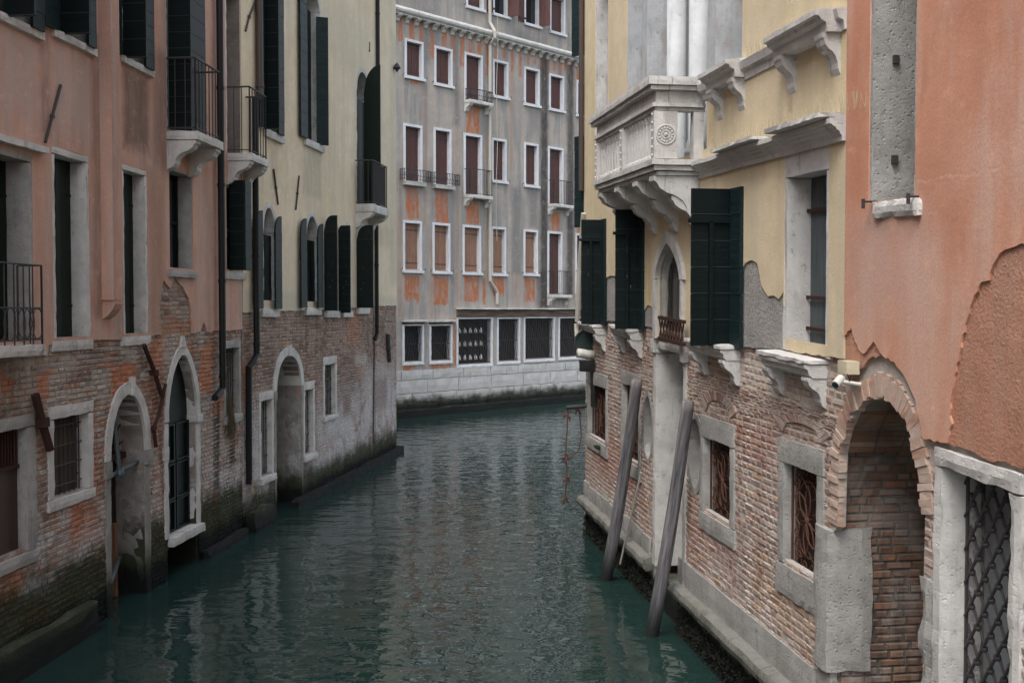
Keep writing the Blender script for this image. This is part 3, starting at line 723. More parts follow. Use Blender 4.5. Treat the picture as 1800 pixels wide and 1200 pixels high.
# ground floor
Ahole(-50, 62, 735, 985, False)
w, q = stone_win(FA, A, -50, 62, 735, 985, jw=.20, lint=.14, dep=.14, back='none', mat='stone_grey', silh=.14, silp=.05, sw=.05)
a, b = q[0]+.19, q[1]-.19; vb, vt = q[2], q[3]-.13
m = MB(FA); m.box(a, b, vb, vb+(vt-vb)*.68, -.13, -.09); m.build('door_panel', 'brown_door', w)
m = MB(FA)
for k in range(14): x = a+(b-a)*(k+.5)/14; m.tube([(x, vb+(vt-vb)*.68, -.08), (x, vt, -.08)], .012, 5)
m.box(a, b, vb+(vt-vb)*.67, vb+(vt-vb)*.70, -.09, -.06); m.build('grille', 'dark_rust', w)
Ahole(82, 162, 709, 872, False); stone_win(FA, A, 82, 162, 709, 868, jw=.13, lint=.15, dep=.2, back='shutter', mat='stone', leafmat='old_wood', silh=.13, silp=.04, sw=.03, grille='bars')
# low water arch
ua, ub = FA.px(185, 790)[0], FA.px(262, 790)[0]; vs = FA.px(222, 800)[1]; vt = FA.px(222, 692)[1]
ha = arch(ua+.10, ub-.16, -1, vs, vt); holes.append(ha)
m = MB(FA); ring(m, ua+.10, ub-.16, vs, vt, .16, -.42, .035, seg=5); w = m.build('water_gate', 'stone', A, rough=.007)
m = MB(FA); m.rbox(ua-.04, ua+.10, -1, vs-.22, -.35, .03); m.rbox(ua-.07, ua+.10, vs-.218, vs-.002, -.35, .055)
m.rbox(ub-.16, ub-.02, -1, vs-.22, -.42, .03); m.rbox(ub-.16, ub+.03, vs-.218, vs-.002, -.42, .055); m.build('jamb', 'stone_wet', w, rough=.008)
uk = FA.px(228, 670)[0]; m = MB(FA); m.rbox(uk-.05, uk+.05, vt-.03, vt+.22, 0, .075); m.build('keystone', 'stone_light', w, rough=.004)
room(FA, w, ua+.06, ub-.10, -1.2, vt+.12, -.44, -1.3, 'old_wood')
m = MB(FA); m.box(ua+.1, ub-.16, vs-.10, vs-.02, -.33, -.25)
for k in range(9):
    tt = math.pi*(k+.5)/9; cu = (ua+ub)/2-.03; m.tube([(cu, vs, -.28), (cu+(ub-ua)*.36*math.cos(tt), vs+(vt-vs)*.9*math.sin(tt), -.28)], .011, 5)
m.build('fan_grille', 'dark_rust', w)
m = MB(FA); m.tube([(ua+.02, vs-.2, .02), (ub-.12, vs-.16, -.1)], .03, 8); m.tube([(ua+.3, vs-.2, .04), (ua+.3, vs+.75, -.05)], .028, 8); m.ball(ua+.3, vs-.2, .05, .055)
m.tube([(ua+.03, .45, .03), (ub-.2, .5, -.35)], .035, 8); m.build('steel_pole', 'grey_wood', w)
m = MB(FA); m.rbox(ub-.33, ub-.24, -.5, 1.0, -.42, -.34); o = m.build('plank', 'orange_wood', w, rough=.003)
# tall door arch
ua, ub = FA.px(287, 730)[0], FA.px(349, 730)[0]; vs = FA.px(318, 735)[1]; vt = FA.px(318, 622)[1]; v0 = FA.px(310, 938)[1]
hb = arch(ua+.12, ub-.13, v0-.16, vs, vt, p=.12); holes.append(hb)
m = MB(FA); ring(m, ua+.12, ub-.13, vs, vt, .13, -.17, .035, seg=5, p=.12); w = m.build('doorway', 'stone', A, rough=.006)
m = MB(FA); m.rbox(ua-.02, ua+.12, v0, vs-.02, -.17, .03); m.rbox(ub-.13, ub+.01, v0, vs-.12, -.17, .03); m.rbox(ub-.15, ub+.05, vs-.118, vs-.002, -.17, .06)
m.rbox(ua-.05, ua+.12, vs-.55, vs-.35, -.28, .04); m.build('jamb', 'stone', w, rough=.006)
uc = (ua+ub)/2; m = MB(FA); m.prism([(uc-.10, vt+.10), (uc+.10, vt+.10), (uc+.02, vt+.27), (uc-.02, vt+.27)], -.02, .05); m.build('keystone', 'stone', w)
m = MB(FA); m.rbox(ua+.10, ub+.0, v0-.13, v0, -.3, .10); m.build('threshold', 'stone_light', w, rough=.006)
m = MB(FA); a, b = ua+.12, ub-.13; uc = (a+b)/2
m.prism(arch(a, b, v0, vs, vt+.02, p=.12), -.17, -.13)
for (p0, p1) in ((a+.02, uc-.02), (uc+.02, b-.02)):
    for q0, q1 in ((v0+.05, v0+.45), (v0+.52, v0+1.0), (v0+1.08, vs-.1)):
        m.box(p0, p1, q0-.03, q0, -.13, -.09); m.box(p0, p1, q1, q1+.03, -.13, -.09); m.box(p0, p0+.05, q0+.001, q1-.001, -.13, -.092); m.box(p1-.05, p1, q0+.001, q1-.001, -.13, -.092)
m.build('door', 'green', w)
room(FA, w, ua+.08, ub-.1, -1.2, v0-.14, -.02, -.9, 'mussels', name='foundation')
holes.append(rect(ua+.10, ub-.02, -1.2, v0-.17))
Ahole(392, 422, 597, 733, False); stone_win(FA, A, 392, 422, 597, 728, jw=.10, lint=.14, dep=.25, back='none', mat='stone_grey', silh=.15, silp=.05, sw=.0, grille='bars')
# walls
outer = [(0, -1.2), (uA1-.002, -1.2), (uA1-.002, TOPA), (0, TOPA)]
low = [h for h in holes]
wallmesh(FA, outer, holes, 'brick_left', A, brk=(0.0, 4.6), skip=.02, prj=.014)
P = lambda x, y: FA.px(x, y, .03)
def pl(pts, F): return [F.px(x, y, .03) for x, y in pts]
b0 = P(-10, 628)[1]
edge = [(.0, b0)] + [P(84, 624), P(86, 606), P(157, 606), P(158, 597), P(212, 597), P(258, 596), P(268, 590)]
rag = ragged(pl([(268, 590), (284, 588), (281, 540), (288, 492), (300, 508), (307, 487), (322, 505), (332, 525), (336, 545), (338, 586), (352, 584), (358, 566), (364, 583), (423, 580)], FA), .016, .10)
po = edge + rag[1:] + [(uA1-.004, TOPA-.01), (0, TOPA-.01)]
po[-3] = (uA1-.004, po[-3][1])
ph = [h for h in pholes]
m = MB(FA); m.prism(po, .002, .03, []) if False else m.prism(po, .002, .03, [h for h in ph if min(p[1] for p in h) > b0+.06])
m.build('plaster', 'salmon', A, recalc=False)
# chimney breast hanging on the wall
ua, ub = FA.px(172, 300, 0)[0], FA.px(210, 300, .17)[0]; ve = FA.px(200, 527, .17)[1]
m = MB(FA); m.box(ua, ub, ve, TOPA, .031, .19); m.profile([(.031, ve-.001), (.20, ve-.001), (.20, ve-.05), (.17, ve-.12), (.10, ve-.20), (.031, ve-.24)], ua+.01, ub-.01); m.box(ua-.015, ub+.015, ve-.002, ve+.03, .031, .205)
m.build('chimney_flue', 'salmon', A, rough=.004)
iron_tie(FA, A, [(107, 150), (92, 205), (80, 250)])
iron_tie(FA, A, [(62, 693), (74, 742), (88, 790)], .05, .07, 'dark_rust')
iron_tie(FA, A, [(253, 606), (272, 655), (284, 695)], .035, .07, 'dark_rust'); iron_tie(FA, A, [(291, 675), (279, 730), (270, 752), (274, 785)], .028, .07, 'dark_rust')
pipe(FA, A, 386, 0, 682, .055, .12, 'pipe_black', top=TOPA, elbow=[(385, 690, .14), (378, 699, .22)])
# stone quay along the foot
ua, ub = FA.px(-200, 1200)[0], FA.px(177, 1060, .18)[0]
m = MB(FA); m.rbox(3, ub, -1, FA.px(100, 1098, .18)[1], .002, .18, seg=.12, chip=.02); m.build('quay_ledge', 'stone_wet', A, rough=.03)
ua, ub = FA.px(352, 960)[0], uA1-.05
m = MB(FA); m.rbox(ua, ub, -1, .14, .002, .14, chip=.02); m.build('quay_ledge', 'stone_wet', A, rough=.03)
shell(FA, A, 0, uA1-.01, TOPA, 7, 'salmon')

# ================================================================ LEFT CREAM HOUSE
B = building('cream_house', FB, 5, 'cream plastered house with arched windows over pale eroded brick, middle left, ending at the bend')
uB1 = FB.px(696, 560)[0]; TOPB = 13
holes = []; pholes = []
def Brect(x0, x1, yt, yb, pl=True):
    h = hole(FB, x0, x1, yt, yb); holes.append(h)
    if pl: pholes.append(h)
vbr = FB.px(560, 543)[1]
# tall windows (upper)
for (x0, x1, ys, yt, la, lb, ra, rb, yrt) in ((462, 492, 233, -160, 457, 466, 490, 500, -160), (532, 563, 250, 12, 529, 541, 558, 577, 37)):
    u0, u1 = FB.px(x0, ys)[0], FB.px(x1, ys)[0]; vb = FB.px((x0+x1)/2, ys)[1]; vt = FB.px((x0+x1)/2, yt)[1]
    hh = arch(u0+.06, u1-.06, vb, vt, vt+.32); holes.append(hh); pholes.append(hh)
    m = MB(FB); m.rbox(u0-.02, u0+.09, vb, vt, -.25, .035); m.rbox(u1-.09, u1+.02, vb, vt, -.25, .037); ring(m, u0+.09, u1-.09, vt+.002, vt+.30, .11, -.25, .036, seg=5)
    w = m.build('window', 'stone_light', B, rough=.004)
    m = MB(FB); m.rbox(u0-.05, u1+.05, vb-.15, vb-.001, -.2, .10); m.build('sill', 'stone', w, rough=.006)
    flat(FB, w, la, lb, vb-.02, vt+.1, 'green_face', .24, n=.09)
    if ra < 520: perp(FB, w, lb, ra, vb-.02, vt, 'green', board=.24, n0=.05); flat(FB, w, ra, rb, vb-.02, vt, 'green_face', .24, n=.12)
    else: perp(FB, w, ra, rb, vb-.02, vt-.15, 'green_face', ang=62, board=.24); m = MB(FB); m.box(u0+.3, u1-.1, vb, vt, -.2, -.16); m.build('sash', 'green', w)
    m = MB(FB); m.prism(arch(u0+.07, u1-.07, vb, vt, vt+.30), -.27, -.25); m.build('pane', 'glass_dark', w)
# far arched door with its balcony
u0, u1 = FB.px(624, 280)[0], FB.px(649, 280)[0]; vb = FB.px(655, 362, .3)[1]; vt = FB.px(640, 170)[1]; va = FB.px(640, 131)[1]
hh = arch(u0+.05, u1-.05, vb, vt, va); holes.append(hh); pholes.append(hh)
m = MB(FB); ring(m, u0+.08, u1-.08, vt, va, .10, -.28, .036, seg=5); m.rbox(u0-.02, u0+.08, vb, vt-.002, -.28, .036); m.rbox(u1-.08, u1+.02, vb, vt-.002, -.28, .036); w = m.build('window', 'stone_light', B, rough=.004)
perp(FB, w, 641, 669, vb, vt+.05, 'green_flat', poly=lambda f: .68*math.sqrt(max(0, 1-(1-f)**2)), board=3)
m = MB(FB); m.leaf(u0+.1, -.1, vb, vt-.1, (u1-u0)-.2, 0, board=3); m.build('shutter', 'green_flat', w)
m = MB(FB); m.prism(arch(u0+.07, u1-.07, vb, vt, va), -.29, -.27); m.build('pane', 'glass_dark', w)
ua, ub = FB.px(622, 362, 0)[0], FB.px(684, 366, .5)[0]
balcony(FB, B, ua, ub, vb, .5, th=.20, rh=FB.px(660, 284, .45)[1]-vb, cor=.38, sp=.11)
m = MB(FB); m.box(ua+.05, ub-.1, vb+.05, vb+1.0, .42, .435); m.build('balcony_screen', 'dark', B)
# arched windows of the middle row
def archwin(x0, x1, yt, yspr, ys, L=None, Rr=None, lower=True, lm='green_face', rm='green_face', lang=165, rang=60, half=True):
    u0, u1 = FB.px(x0, ys)[0], FB.px(x1, ys)[0]; xc = (x0+x1)/2; vb = FB.px(xc, ys)[1]; vs = FB.px(xc, yspr)[1]; vt = FB.px(xc, yt)[1]
    hh = arch(u0+.05, u1-.05, vb, vs, vt-.03); holes.append(hh); pholes.append(hh)
    m = MB(FB); ring(m, u0+.09, u1-.09, vs, vt-.08, .10, -.26, .036, seg=5); m.rbox(u0-.01, u0+.09, vb, vs-.002, -.26, .036); m.rbox(u1-.09, u1+.01, vb, vs-.002, -.26, .036); w = m.build('window', 'stone_light', B, rough=.004)
    m = MB(FB); m.rbox(u0-.06, u1+.04, vb-.15, vb-.001, -.2, .08); m.build('sill', 'stone', w, rough=.006)
    m = MB(FB); m.prism(arch(u0+.07, u1-.07, vb, vs, vt-.05), -.28, -.26); m.build('pane', 'brown_door', w)
    hv = (lambda f: .28*math.sqrt(max(0, 1-f*f)))
    hv2 = (lambda f: .28*math.sqrt(max(0, 1-(1-f)**2)))
    if L: m = MB(FB); m.leaf(u0+.01, .06, vb, vs+.02, L, lang, board=.17, poly=hv2); m.build('shutter', lm, w)
    if Rr: m = MB(FB); m.leaf(u1-.03, .06, vb, vs+.02, Rr, rang, board=.17, poly=hv2); m.build('shutter', rm, w)
    if half: m = MB(FB); m.leaf(u0+.09, -.06, vb, vs-.05, (u1-u0)-.18, 0, board=.2); m.build('shutter', 'green', w)
    return w, (u0, u1, vb, vs, vt)
for (a1, a2, a3, a4, a5, a6, a7, a8, a9) in ((458, 484, 358, 408, 543, 450, 461, 483, 494), (535, 559, 374, 418, 541, 528, 538, 558, 567)):
    w, q = archwin(a1, a2, a3, a4, a5)
    hv2 = lambda f: .30*math.sqrt(max(0, 1-(1-f)**2)); hv1 = lambda f: .30*math.sqrt(max(0, 1-f*f))
    flat(FB, w, a6, a7, q[2], q[3]+.05, 'green_face', .19, n=.10, poly=hv2); flat(FB, w, a8, a9, q[2], q[3]+.02, 'green_face', .19, n=.12, poly=hv2)
hv2 = lambda f: .34*math.sqrt(max(0, 1-(1-min(1, f*1.6))**2))
w, q = archwin(571, 592, 383, 402, 546, half=False); perp(FB, w, 570, 593, q[2], q[3]-.1, 'green_worn', poly=hv2, board=3)
w, q = archwin(600, 615, 392, 408, 546, half=False); perp(FB, w, 595, 616, q[2]-.05, q[3]+.0, 'green_worn', poly=lambda f: .10*min(1, f*6), board=.2)
w, q = archwin(627, 645, 396, 413, 541, half=False); perp(FB, w, 627, 656, q[2], q[3]-.15, 'green_worn', poly=hv2, board=3)
# ground floor
ua, ub = FB.px(480, 700)[0], FB.px(531, 700)[0]; vs = FB.px(505, 682)[1]; vt = FB.px(505, 624)[1]
hb = arch(ua+.11, ub-.11, -1, vs, vt); holes.append(hb)
m = MB(FB); ring(m, ua+.11, ub-.11, vs, vt, .16, -.75, .035, seg=5); w = m.build('water_gate', 'stone', B, rough=.005)
m = MB(FB); m.rbox(ua, ua+.11, -1, vs-.002, -.75, .03); m.rbox(ub-.11, ub, -1, vs-.002, -.75, .03); m.rbox(ua-.03, ua+.115, vs-.2, vs-.004, -.5, .05); m.build('jamb', 'stone_wet', w, rough=.005)
uc = (ua+ub)/2; m = MB(FB); m.rbox(uc-.06, uc+.06, vt-.02, vt+.2, 0, .07); m.build('keystone', 'stone', w, rough=.004)
m = MB(FB)
for k in range(12): m.box(ua+.1, ub-.1, -.5+k*.3, -.5+k*.3+.285, -.80+random.uniform(-.01, .01), -.75)
m.build('door', 'old_wood', w)
m = MB(FB); m.box(ua+.1, ub-.1, -1, vt, -.88, -.84); m.build('pane', 'dark', w)
Brect(454, 482, 687, 838, False); stone_win(FB, B, 454, 480, 687, 836, jw=.11, lint=.17, dep=.3, back='none', mat='stone', silh=.12, silp=.08, sw=.03, grille='bars')
Brect(531, 551, 668, 800, False); stone_win(FB, B, 532, 552, 670, 798, jw=.11, lint=.17, dep=.3, back='none', mat='stone', silh=.12, silp=.08, sw=.02, grille='bars')
Brect(567, 591, 628, 732, False); stone_win(FB, B, 567, 591, 626, 730, jw=.12, lint=.18, dep=.28, back='none', mat='stone', silh=.10, silp=.06, sw=.0, grille='bars')
outer = [(0.002, -1.2), (uB1, -1.2), (uB1, TOPB), (0.002, TOPB)]
wallmesh(FB, outer, holes, 'brick_cream_house', B, brk=(0, 4.0), skip=.01)
bl = [FB.px(425, 549, .03)]+[FB.px(x, y, .03) for x, y in ((452, 548), (600, 543), (603, 530), (612, 541), (650, 540), (652, 520), (657, 538), (696, 537))]
po = ragged([(.006, bl[0][1])]+bl[1:-1]+[(uB1-.01, bl[-1][1])], .010, .15)+[(uB1-.01, TOPB-.01), (.006, TOPB-.01)]
low = min(p[1] for p in bl)
hs2 = []
for h in pholes:
    v = min(p[1] for p in h)
    if v < low+.25: h = [(p[0], max(p[1], low+.22)) for p in h]
    hs2.append(h)
m = MB(FB); m.prism(po, .002, .028, hs2); m.build('plaster', 'cream', B, recalc=False)
pipe(FB, B, 456, 0, 168, .065, .12, 'pipe_brown', top=TOPB, elbow=[(456, 170, .12)])
pipe(FB, B, 448, 172, 622, .055, .12, 'pipe_black', elbow=[(446, 634, .12), (437, 646, .09), (437, 660, .08), (438, 850, .06)])
pipe(FB, B, 664, 0, 360, .05, .09, 'pipe_black', top=TOPB)
pipe(FB, B, 662, 396, 586, .05, .09, 'pipe_black', elbow=[(659, 597, .06)])
m = MB(FB); a = FB.px(658, 598, .03); b = FB.px(656, 780, .03); m.tube([(a[0], a[1], .03), (b[0], b[1], .03)], .016, 6); m.build('cable', 'iron', B)
iron_tie(FB, B, [(481, 297), (485, 330), (489, 360)]); iron_tie(FB, B, [(526, 309), (523, 340), (520, 369)]); iron_tie(FB, B, [(650, 74), (650, 90)], .012)
iron_tie(FB, B, [(682, 587), (683, 612), (685, 636)], .05, .06); iron_tie(FB, B, [(450, 0), (438, 30), (432, 55)], .02)
m = MB(FB); a = FB.px(692, 120, .03); m.lathe(a[0], .12, [(.01, a[1]+.14), (.05, a[1]+.10), (.11, a[1]), (.05, a[1]-.05), (.01, a[1]-.12)], 10); m.tube([(a[0], a[1]+.02, 0), (a[0], a[1]+.02, .12)], .015, 5); m.build('wall_lamp', 'iron', B)
m = MB(FB)
m.rbox(.05, FB.px(487, 905, .2)[0], -1, FB.px(400, 925, .2)[1], .002, .2, seg=.15, chip=.02)
m.rbox(FB.px(527, 880, .2)[0], uB1+.1, -1, .16, .002, .2, seg=.15, chip=.02); m.build('quay_ledge', 'stone_wet', B, rough=.035)
shell(FB, B, 0.01, uB1, TOPB, 9, 'cream', w0=False)

# ================================================================ FAR GREY HOUSE
C = building('grey_house', FC, 6, 'tall grey house with maroon shutters and orange patches, across the bend of the canal')
uC0, uC1 = -8, 20; TOPC = 17.5
OR = (.41, .13, .048); DK = (.045, .04, .042); PALE = (.40, .38, .36)
rects = []
def cr(x0, x1, y0, y1, c, s, a):
    p, q = FC.px(x0, y0), FC.px(x1, y1); p2 = FC.px((x0+x1)/2, y0)[1], FC.px((x0+x1)/2, y1)[1]
    rects.append((p[0], q[0], p2[1], p2[0], c, s, a))
for x0, x1, y0, y1 in ((713, 736, 330, 386), (765, 788, 332, 392), (819, 842, 352, 396), (819, 843, 186, 236), (711, 737, 484, 530), (762, 788, 486, 535), (816, 841, 486, 530), (867, 886, 486, 520), (922, 940, 488, 530), (968, 984, 372, 406), (708, 730, 640, 650), (755, 792, 640, 648), (848, 854, 490, 535), (797, 803, 560, 645), (720, 740, 142, 150), (1013, 1020, 385, 410)):
    cr(x0, x1, y0, y1, OR, .03, .95)
for k, x in enumerate([699, 719, 737, 755, 776, 792, 808, 824, 838, 854, 869, 884, 898, 912, 926, 938, 949, 961, 972, 982, 992, 1003, 1014]):
    yt = 26+(x-699)*.262; cr(x, x+(9 if x < 860 else 5), yt, yt+[45, 40, 48, 62, 38, 60, 62, 42, 36, 66, 34, 30, 50, 52, 30, 24, 34, 40, 30, 34, 24, 40, 34][k], OR, .05, .9)
cr(950, 963, 100, 545, DK, .13, .97); cr(997, 1008, 112, 520, DK, .13, .9); cr(944, 965, 480, 545, DK, .3, .7)
for x0, x1, y0, y1 in ((744, 750, 150, 400), (800, 806, 120, 540), (852, 856, 230, 480), (896, 902, 130, 300), (700, 706, 300, 560), (756, 761, 420, 560), (905, 911, 480, 540), (796, 801, 560, 640)): cr(x0, x1, y0, y1, (.36, .20, .13), .09, .6)
for x0, x1, y0, y1 in ((745, 756, 20, 110), (797, 808, 60, 220), (900, 915, 330, 480), (858, 866, 320, 400), (930, 945, 330, 400)): cr(x0, x1, y0, y1, (.15, .15, .155), .16, .7)
cr(680, 760, -20, 40, (.16, .16, .165), .5, .55); cr(900, 960, 60, 90, (.12, .12, .12), .3, .6); cr(1000, 1030, 70, 95, (.10, .105, .09), .3, .6); cr(930, 948, 190, 240, (.17, .165, .165), .3, .5)
cr(700, 850, 300, 345, (.22, .21, .21), .3, .5)
MAT['grey'] = plaster('grey', (.38, .335, .295), (.45, .40, .355), (.27, .265, .26), .75, wash=((.21, .215, .22), .75), rects=rects, bd=.004, dist=.085, sscale=(3, .25, 1))
holes = []; rows = []
DKM = 'maroon'
W_ = []
for x0, x1, yt, yb in ((711, 744, 71, 136), (763, 795, 84, 149), (866, 893, 107, 170), (921, 948, 120, 184), (965, 991, 132, 193), (1013, 1040, 144, 204)): W_.append((x0, x1, yt, yb, 'maroon', 'sill'))
W_.append((816, 848, 95, 179, 'maroon', 'bal3'))
for x0, x1, yt, yb, k in ((709, 742, 219, 320, 'bnet'), (762, 793, 226, 326, 'bnet'), (815, 847, 236, 344, 'bal'), (864, 890, 244, 318, 'sill'), (921, 946, 252, 326, 'sill'), (963, 990, 259, 360, 'bal'), (1012, 1040, 268, 366, 'bal')): W_.append((x0, x1, yt, yb, 'maroon', k))
for x0, x1, yt, yb in ((708, 741, 388, 475), (760, 791, 392, 477), (813, 845, 396, 479), (863, 889, 399, 481), (920, 945, 404, 481)): W_.append((x0, x1, yt, yb, 'orange_wood', 'sill'))
for x0, x1, yt, yb in ((962, 988, 407, 518), (1011, 1038, 411, 516)): W_.append((x0, x1, yt, yb, 'maroon', 'bal'))
for x0, x1, yb in ((819, 850, 14), (866, 895, 27), (921, 950, 44), (966, 993, 58), (1015, 1045, 70)): W_.append((x0, x1, yb-64, yb, 'maroon', 'open' if x0 in (866, 921) else 'sill'))
for (x0, x1, yt, yb, mm, kind) in W_:
    holes.append(hole(FC, x0, x1, yt, yb, .04))
    u0, u1 = FC.px(x0, (yt+yb)/2)[0], FC.px(x1, (yt+yb)/2)[0]; vb = FC.px((x0+x1)/2, yb)[1]; vt = FC.px((x0+x1)/2, yt)[1]; jw = .09; dep = .22
    m = MB(FC); m.box(u0, u0+jw, vb, vt-jw-.001, -dep, .03); m.box(u1-jw, u1, vb, vt-jw-.001, -dep, .03); m.box(u0, u1, vt-jw, vt, -dep, .032); w = m.build('window', 'stone_white', C, rough=.006)
    a, b, c, d = u0+jw, u1-jw, vb, vt-jw
    if kind == 'open':
        m = MB(FC); m.leaf(a, .0, c, d, .42, 178, vertical=True); m.build('shutter', mm, w); m = MB(FC); m.leaf(b, .02, c, d, .48, 70, vertical=True); m.build('shutter', mm, w)
        m = MB(FC); m.box(a, b, c, d, -dep-.02, -dep); m.build('pane', 'glass_dark', w)
        m = MB(FC); m.box(a, a+.22, c, d, -dep+.002, -dep+.03); m.build('curtain', 'curtain', w)
    else:
        m = MB(FC); m.leaf(a, -dep+.06, c, d, (b-a)/2-.004, 0, vertical=True); m.leaf((a+b)/2+.004, -dep+.06, c, d, (b-a)/2-.004, 0, vertical=True); m.build('shutter', mm, w)
        m = MB(FC)
        for k in (.15, .85): m.box(a, b, c+(d-c)*k, c+(d-c)*k+.03, -dep+.084, -dep+.09)
        m.build('strap_hinge', 'iron', w)
    if kind in ('sill', 'open'):
        m = MB(FC); m.box(u0-.03, u1+.05, vb-.10, vb-.001, -.1, .10); m.build('sill', 'stone_white', w, rough=.005)
        m = MB(FC)
        for q in (u0-.09, u1+.11): m.tube([(q, vb+.02, 0), (q, vb+.02, .10), (q, vb+.08, .10)], .012, 4)
        m.build('shutter_hook', 'iron', w)
    elif kind == 'bnet':
        m = MB(FC); m.box(u0-.04, u1+.06, vb-.14, vb-.001, -.1, .18); m.build('sill', 'stone', w, rough=.006)
        railing(FC, w, u0-.15, u1+.22, vb+.02, vb+.42, .24, sp=.13, style='wavy', r=.010, topr=.012)
    else:
        k3 = kind == 'bal3'; s_ = balcony(FC, C, u0-.02, u1+.28, vb, .34 if k3 else .36, th=.13, rh=.42 if k3 else .98, cor=.32, sp=.10, style='wavy' if k3 else None)
# ground floor windows
def gwin(x0, x1, yt, yb, hood=None, bars=True, pane='glass_dark'):
    holes.append(hole(FC, x0, x1, yt, yb, .03))
    w, q = stone_win(FC, C, x0, x1, yt, yb, jw=.10, lint=.05, dep=.22, back='none', mat='stone_white', silh=.12, silp=.05, sw=.0, face=.03)
    a, b, c, d = q[0]+.1, q[1]-.1, q[2], q[3]-.05
    m = MB(FC); n_ = max(4, round((b-a)/.10))
    for k in range(n_):
        x = a+(b-a)*(k+.5)/n_; m.tube([(x+.02*math.sin(j*1.05+k), c+(d-c)*j/12, -.03) for j in range(13)], .009, 4)
        if k < n_-1: x += (b-a)/n_/2; m.tube([(x-.03*math.sin(j*1.05+k), c+(d-c)*j/12, -.035) for j in range(13)], .008, 4)
    for k in (.04, .5, .96): m.tube([(a, c+(d-c)*k, -.03), (b, c+(d-c)*k, -.03)], .012, 4)
    m.build('grille', 'iron', w)
    return w, q
for x0, x1, yt, yb in ((707, 745, 570, 636), (754, 795, 570, 634)):
    w, q = gwin(x0, x1, yt, yb); m = MB(FC); m.rbox(q[0]-.04, q[1]+.12, q[3]+.09, q[3]+.17, .002, .18); m.build('lintel_hood', 'stone', w, rough=.005)
    m = MB(FC); m.box(q[0], q[1], q[3]+.002, q[3]+.088, -.1, .02); m.build('lintel', 'beam', w)
for x0, x1, yt, yb in ((802, 866, 558, 640), (873, 914, 558, 635), (920, 975, 557, 631), (981, 1040, 557, 627)): gwin(x0, x1, yt, yb)
ua = FC.px(801, 545)[0]; ub = uC1-2; vh = FC.px(860, 541, .2)[1]
m = MB(FC); m.rbox(ua, ub, vh-.06, vh, .002, .24, seg=.3); m.build('lintel_hood', 'stone', C, rough=.008)
m = MB(FC); m.rbox(ua+.02, ub-.02, vh-.36, vh-.062, .002, .05, seg=.3); m.build('lintel_beam', 'beam', C, rough=.01)
vs_ = [FC.px(800, y)[1] for y in (646, 665, 687)]
# stone plinth in courses
m = MB(FC); tops = [FC.px(860, 643)[1], FC.px(860, 659)[1], FC.px(860, 681)[1]]; rnd = random.Random(3)
u = uC0
vv = [tops[0], tops[1]+.0, .85]
for (c0, c1, n1) in ((tops[1]+.004, tops[0], .045), (tops[2]+.004, tops[1], .05), (.5, tops[2], .09), (-1, .495, .11)):
    u = uC0
    while u < uC1:
        l = rnd.uniform(.9, 1.9); m.rbox(u, min(uC1, u+l)-.008, c0, c1-.002, .002, n1+rnd.uniform(-.006, .006), seg=.25, chip=.012); u += l
m.build('stone_plinth', 'stone_far', C, rough=.012)
m = MB(FC); m.rbox(uC0, uC1, -1, .30, .12, .22, seg=.3, chip=.02); m.build('quay_ledge', 'stone_wet', C, rough=.03)
m = MB(FC); m.prism(rect(uC0, uC1, -1.2, TOPC), -.32, 0, holes); m.build('wall', 'grey', C, recalc=False)
# cornice with modillions
va = FC.px(698, 14, .3)[1]; vb_ = FC.px(1028, 101, .3)[1]; vc = (va+vb_)/2
m = MB(FC); m.box(uC0, uC1, vc-.16, vc-.06, .002, .22)
for k in range(int((uC1-uC0)/2.1)): m.tube([(uC0+2.1*k, vc, .22), (uC0+2.1*k+2.08, vc, .22)], .115, 10); m.tube([(uC0+2.1*k-.04, vc, .22), (uC0+2.1*k+.04, vc, .22)], .128, 10)
m.build('cornice_gutter', 'stone', C)
for k in range(60):
    u = uC0+1.5+k*.44
    if u > 16: break
    m = MB(FC); corbel(m, u, u+.16, vc-.162, .26, .24); m.build('modillion', 'stone', C)
# pale downpipe
n_ = .14; a = FC.px(846, -60, n_); m = MB(FC); pts = [(848/1, 0)]
P0 = FC.px(862, 40, .14); m.tube([(P0[0], TOPC-.5, .10), (P0[0], P0[1], .12), (FC.px(870, 56, .42)[0], FC.px(870, 56, .42)[1], .42), (FC.px(870, 66, .42)[0], FC.px(870, 66, .42)[1], .42), (P0[0], FC.px(862, 80, .12)[1], .12), (P0[0], FC.px(862, 494, .12)[1], .12), (FC.px(871, 507, .12)[0], FC.px(871, 508, .12)[1], .12), (FC.px(874, 512, .12)[0], FC.px(874, 514, .12)[1], .12), (FC.px(874, 530, .12)[0], FC.px(874, 534, .12)[1], .12)], .066, 10)
m.build('drainpipe', 'pipe_pale', C)
shell(FC, C, uC0, uC1, TOPC, 8, 'grey')
m = MB(FC); a = FC.px(873, 60, .3)[0]; m.tube([(a+.03*math.sin(k), FC.px(873, 30, .3)[1]-k*.62, .34-.004*k) for k in range(15)], .013, 5)
o = m.build('washing_rope', 'pale_rope', loc=FC.map(a, 0, .3)); tag(o, 'thin pale rope dangling from the gutter of the grey house, beside the pale downpipe', 'rope')
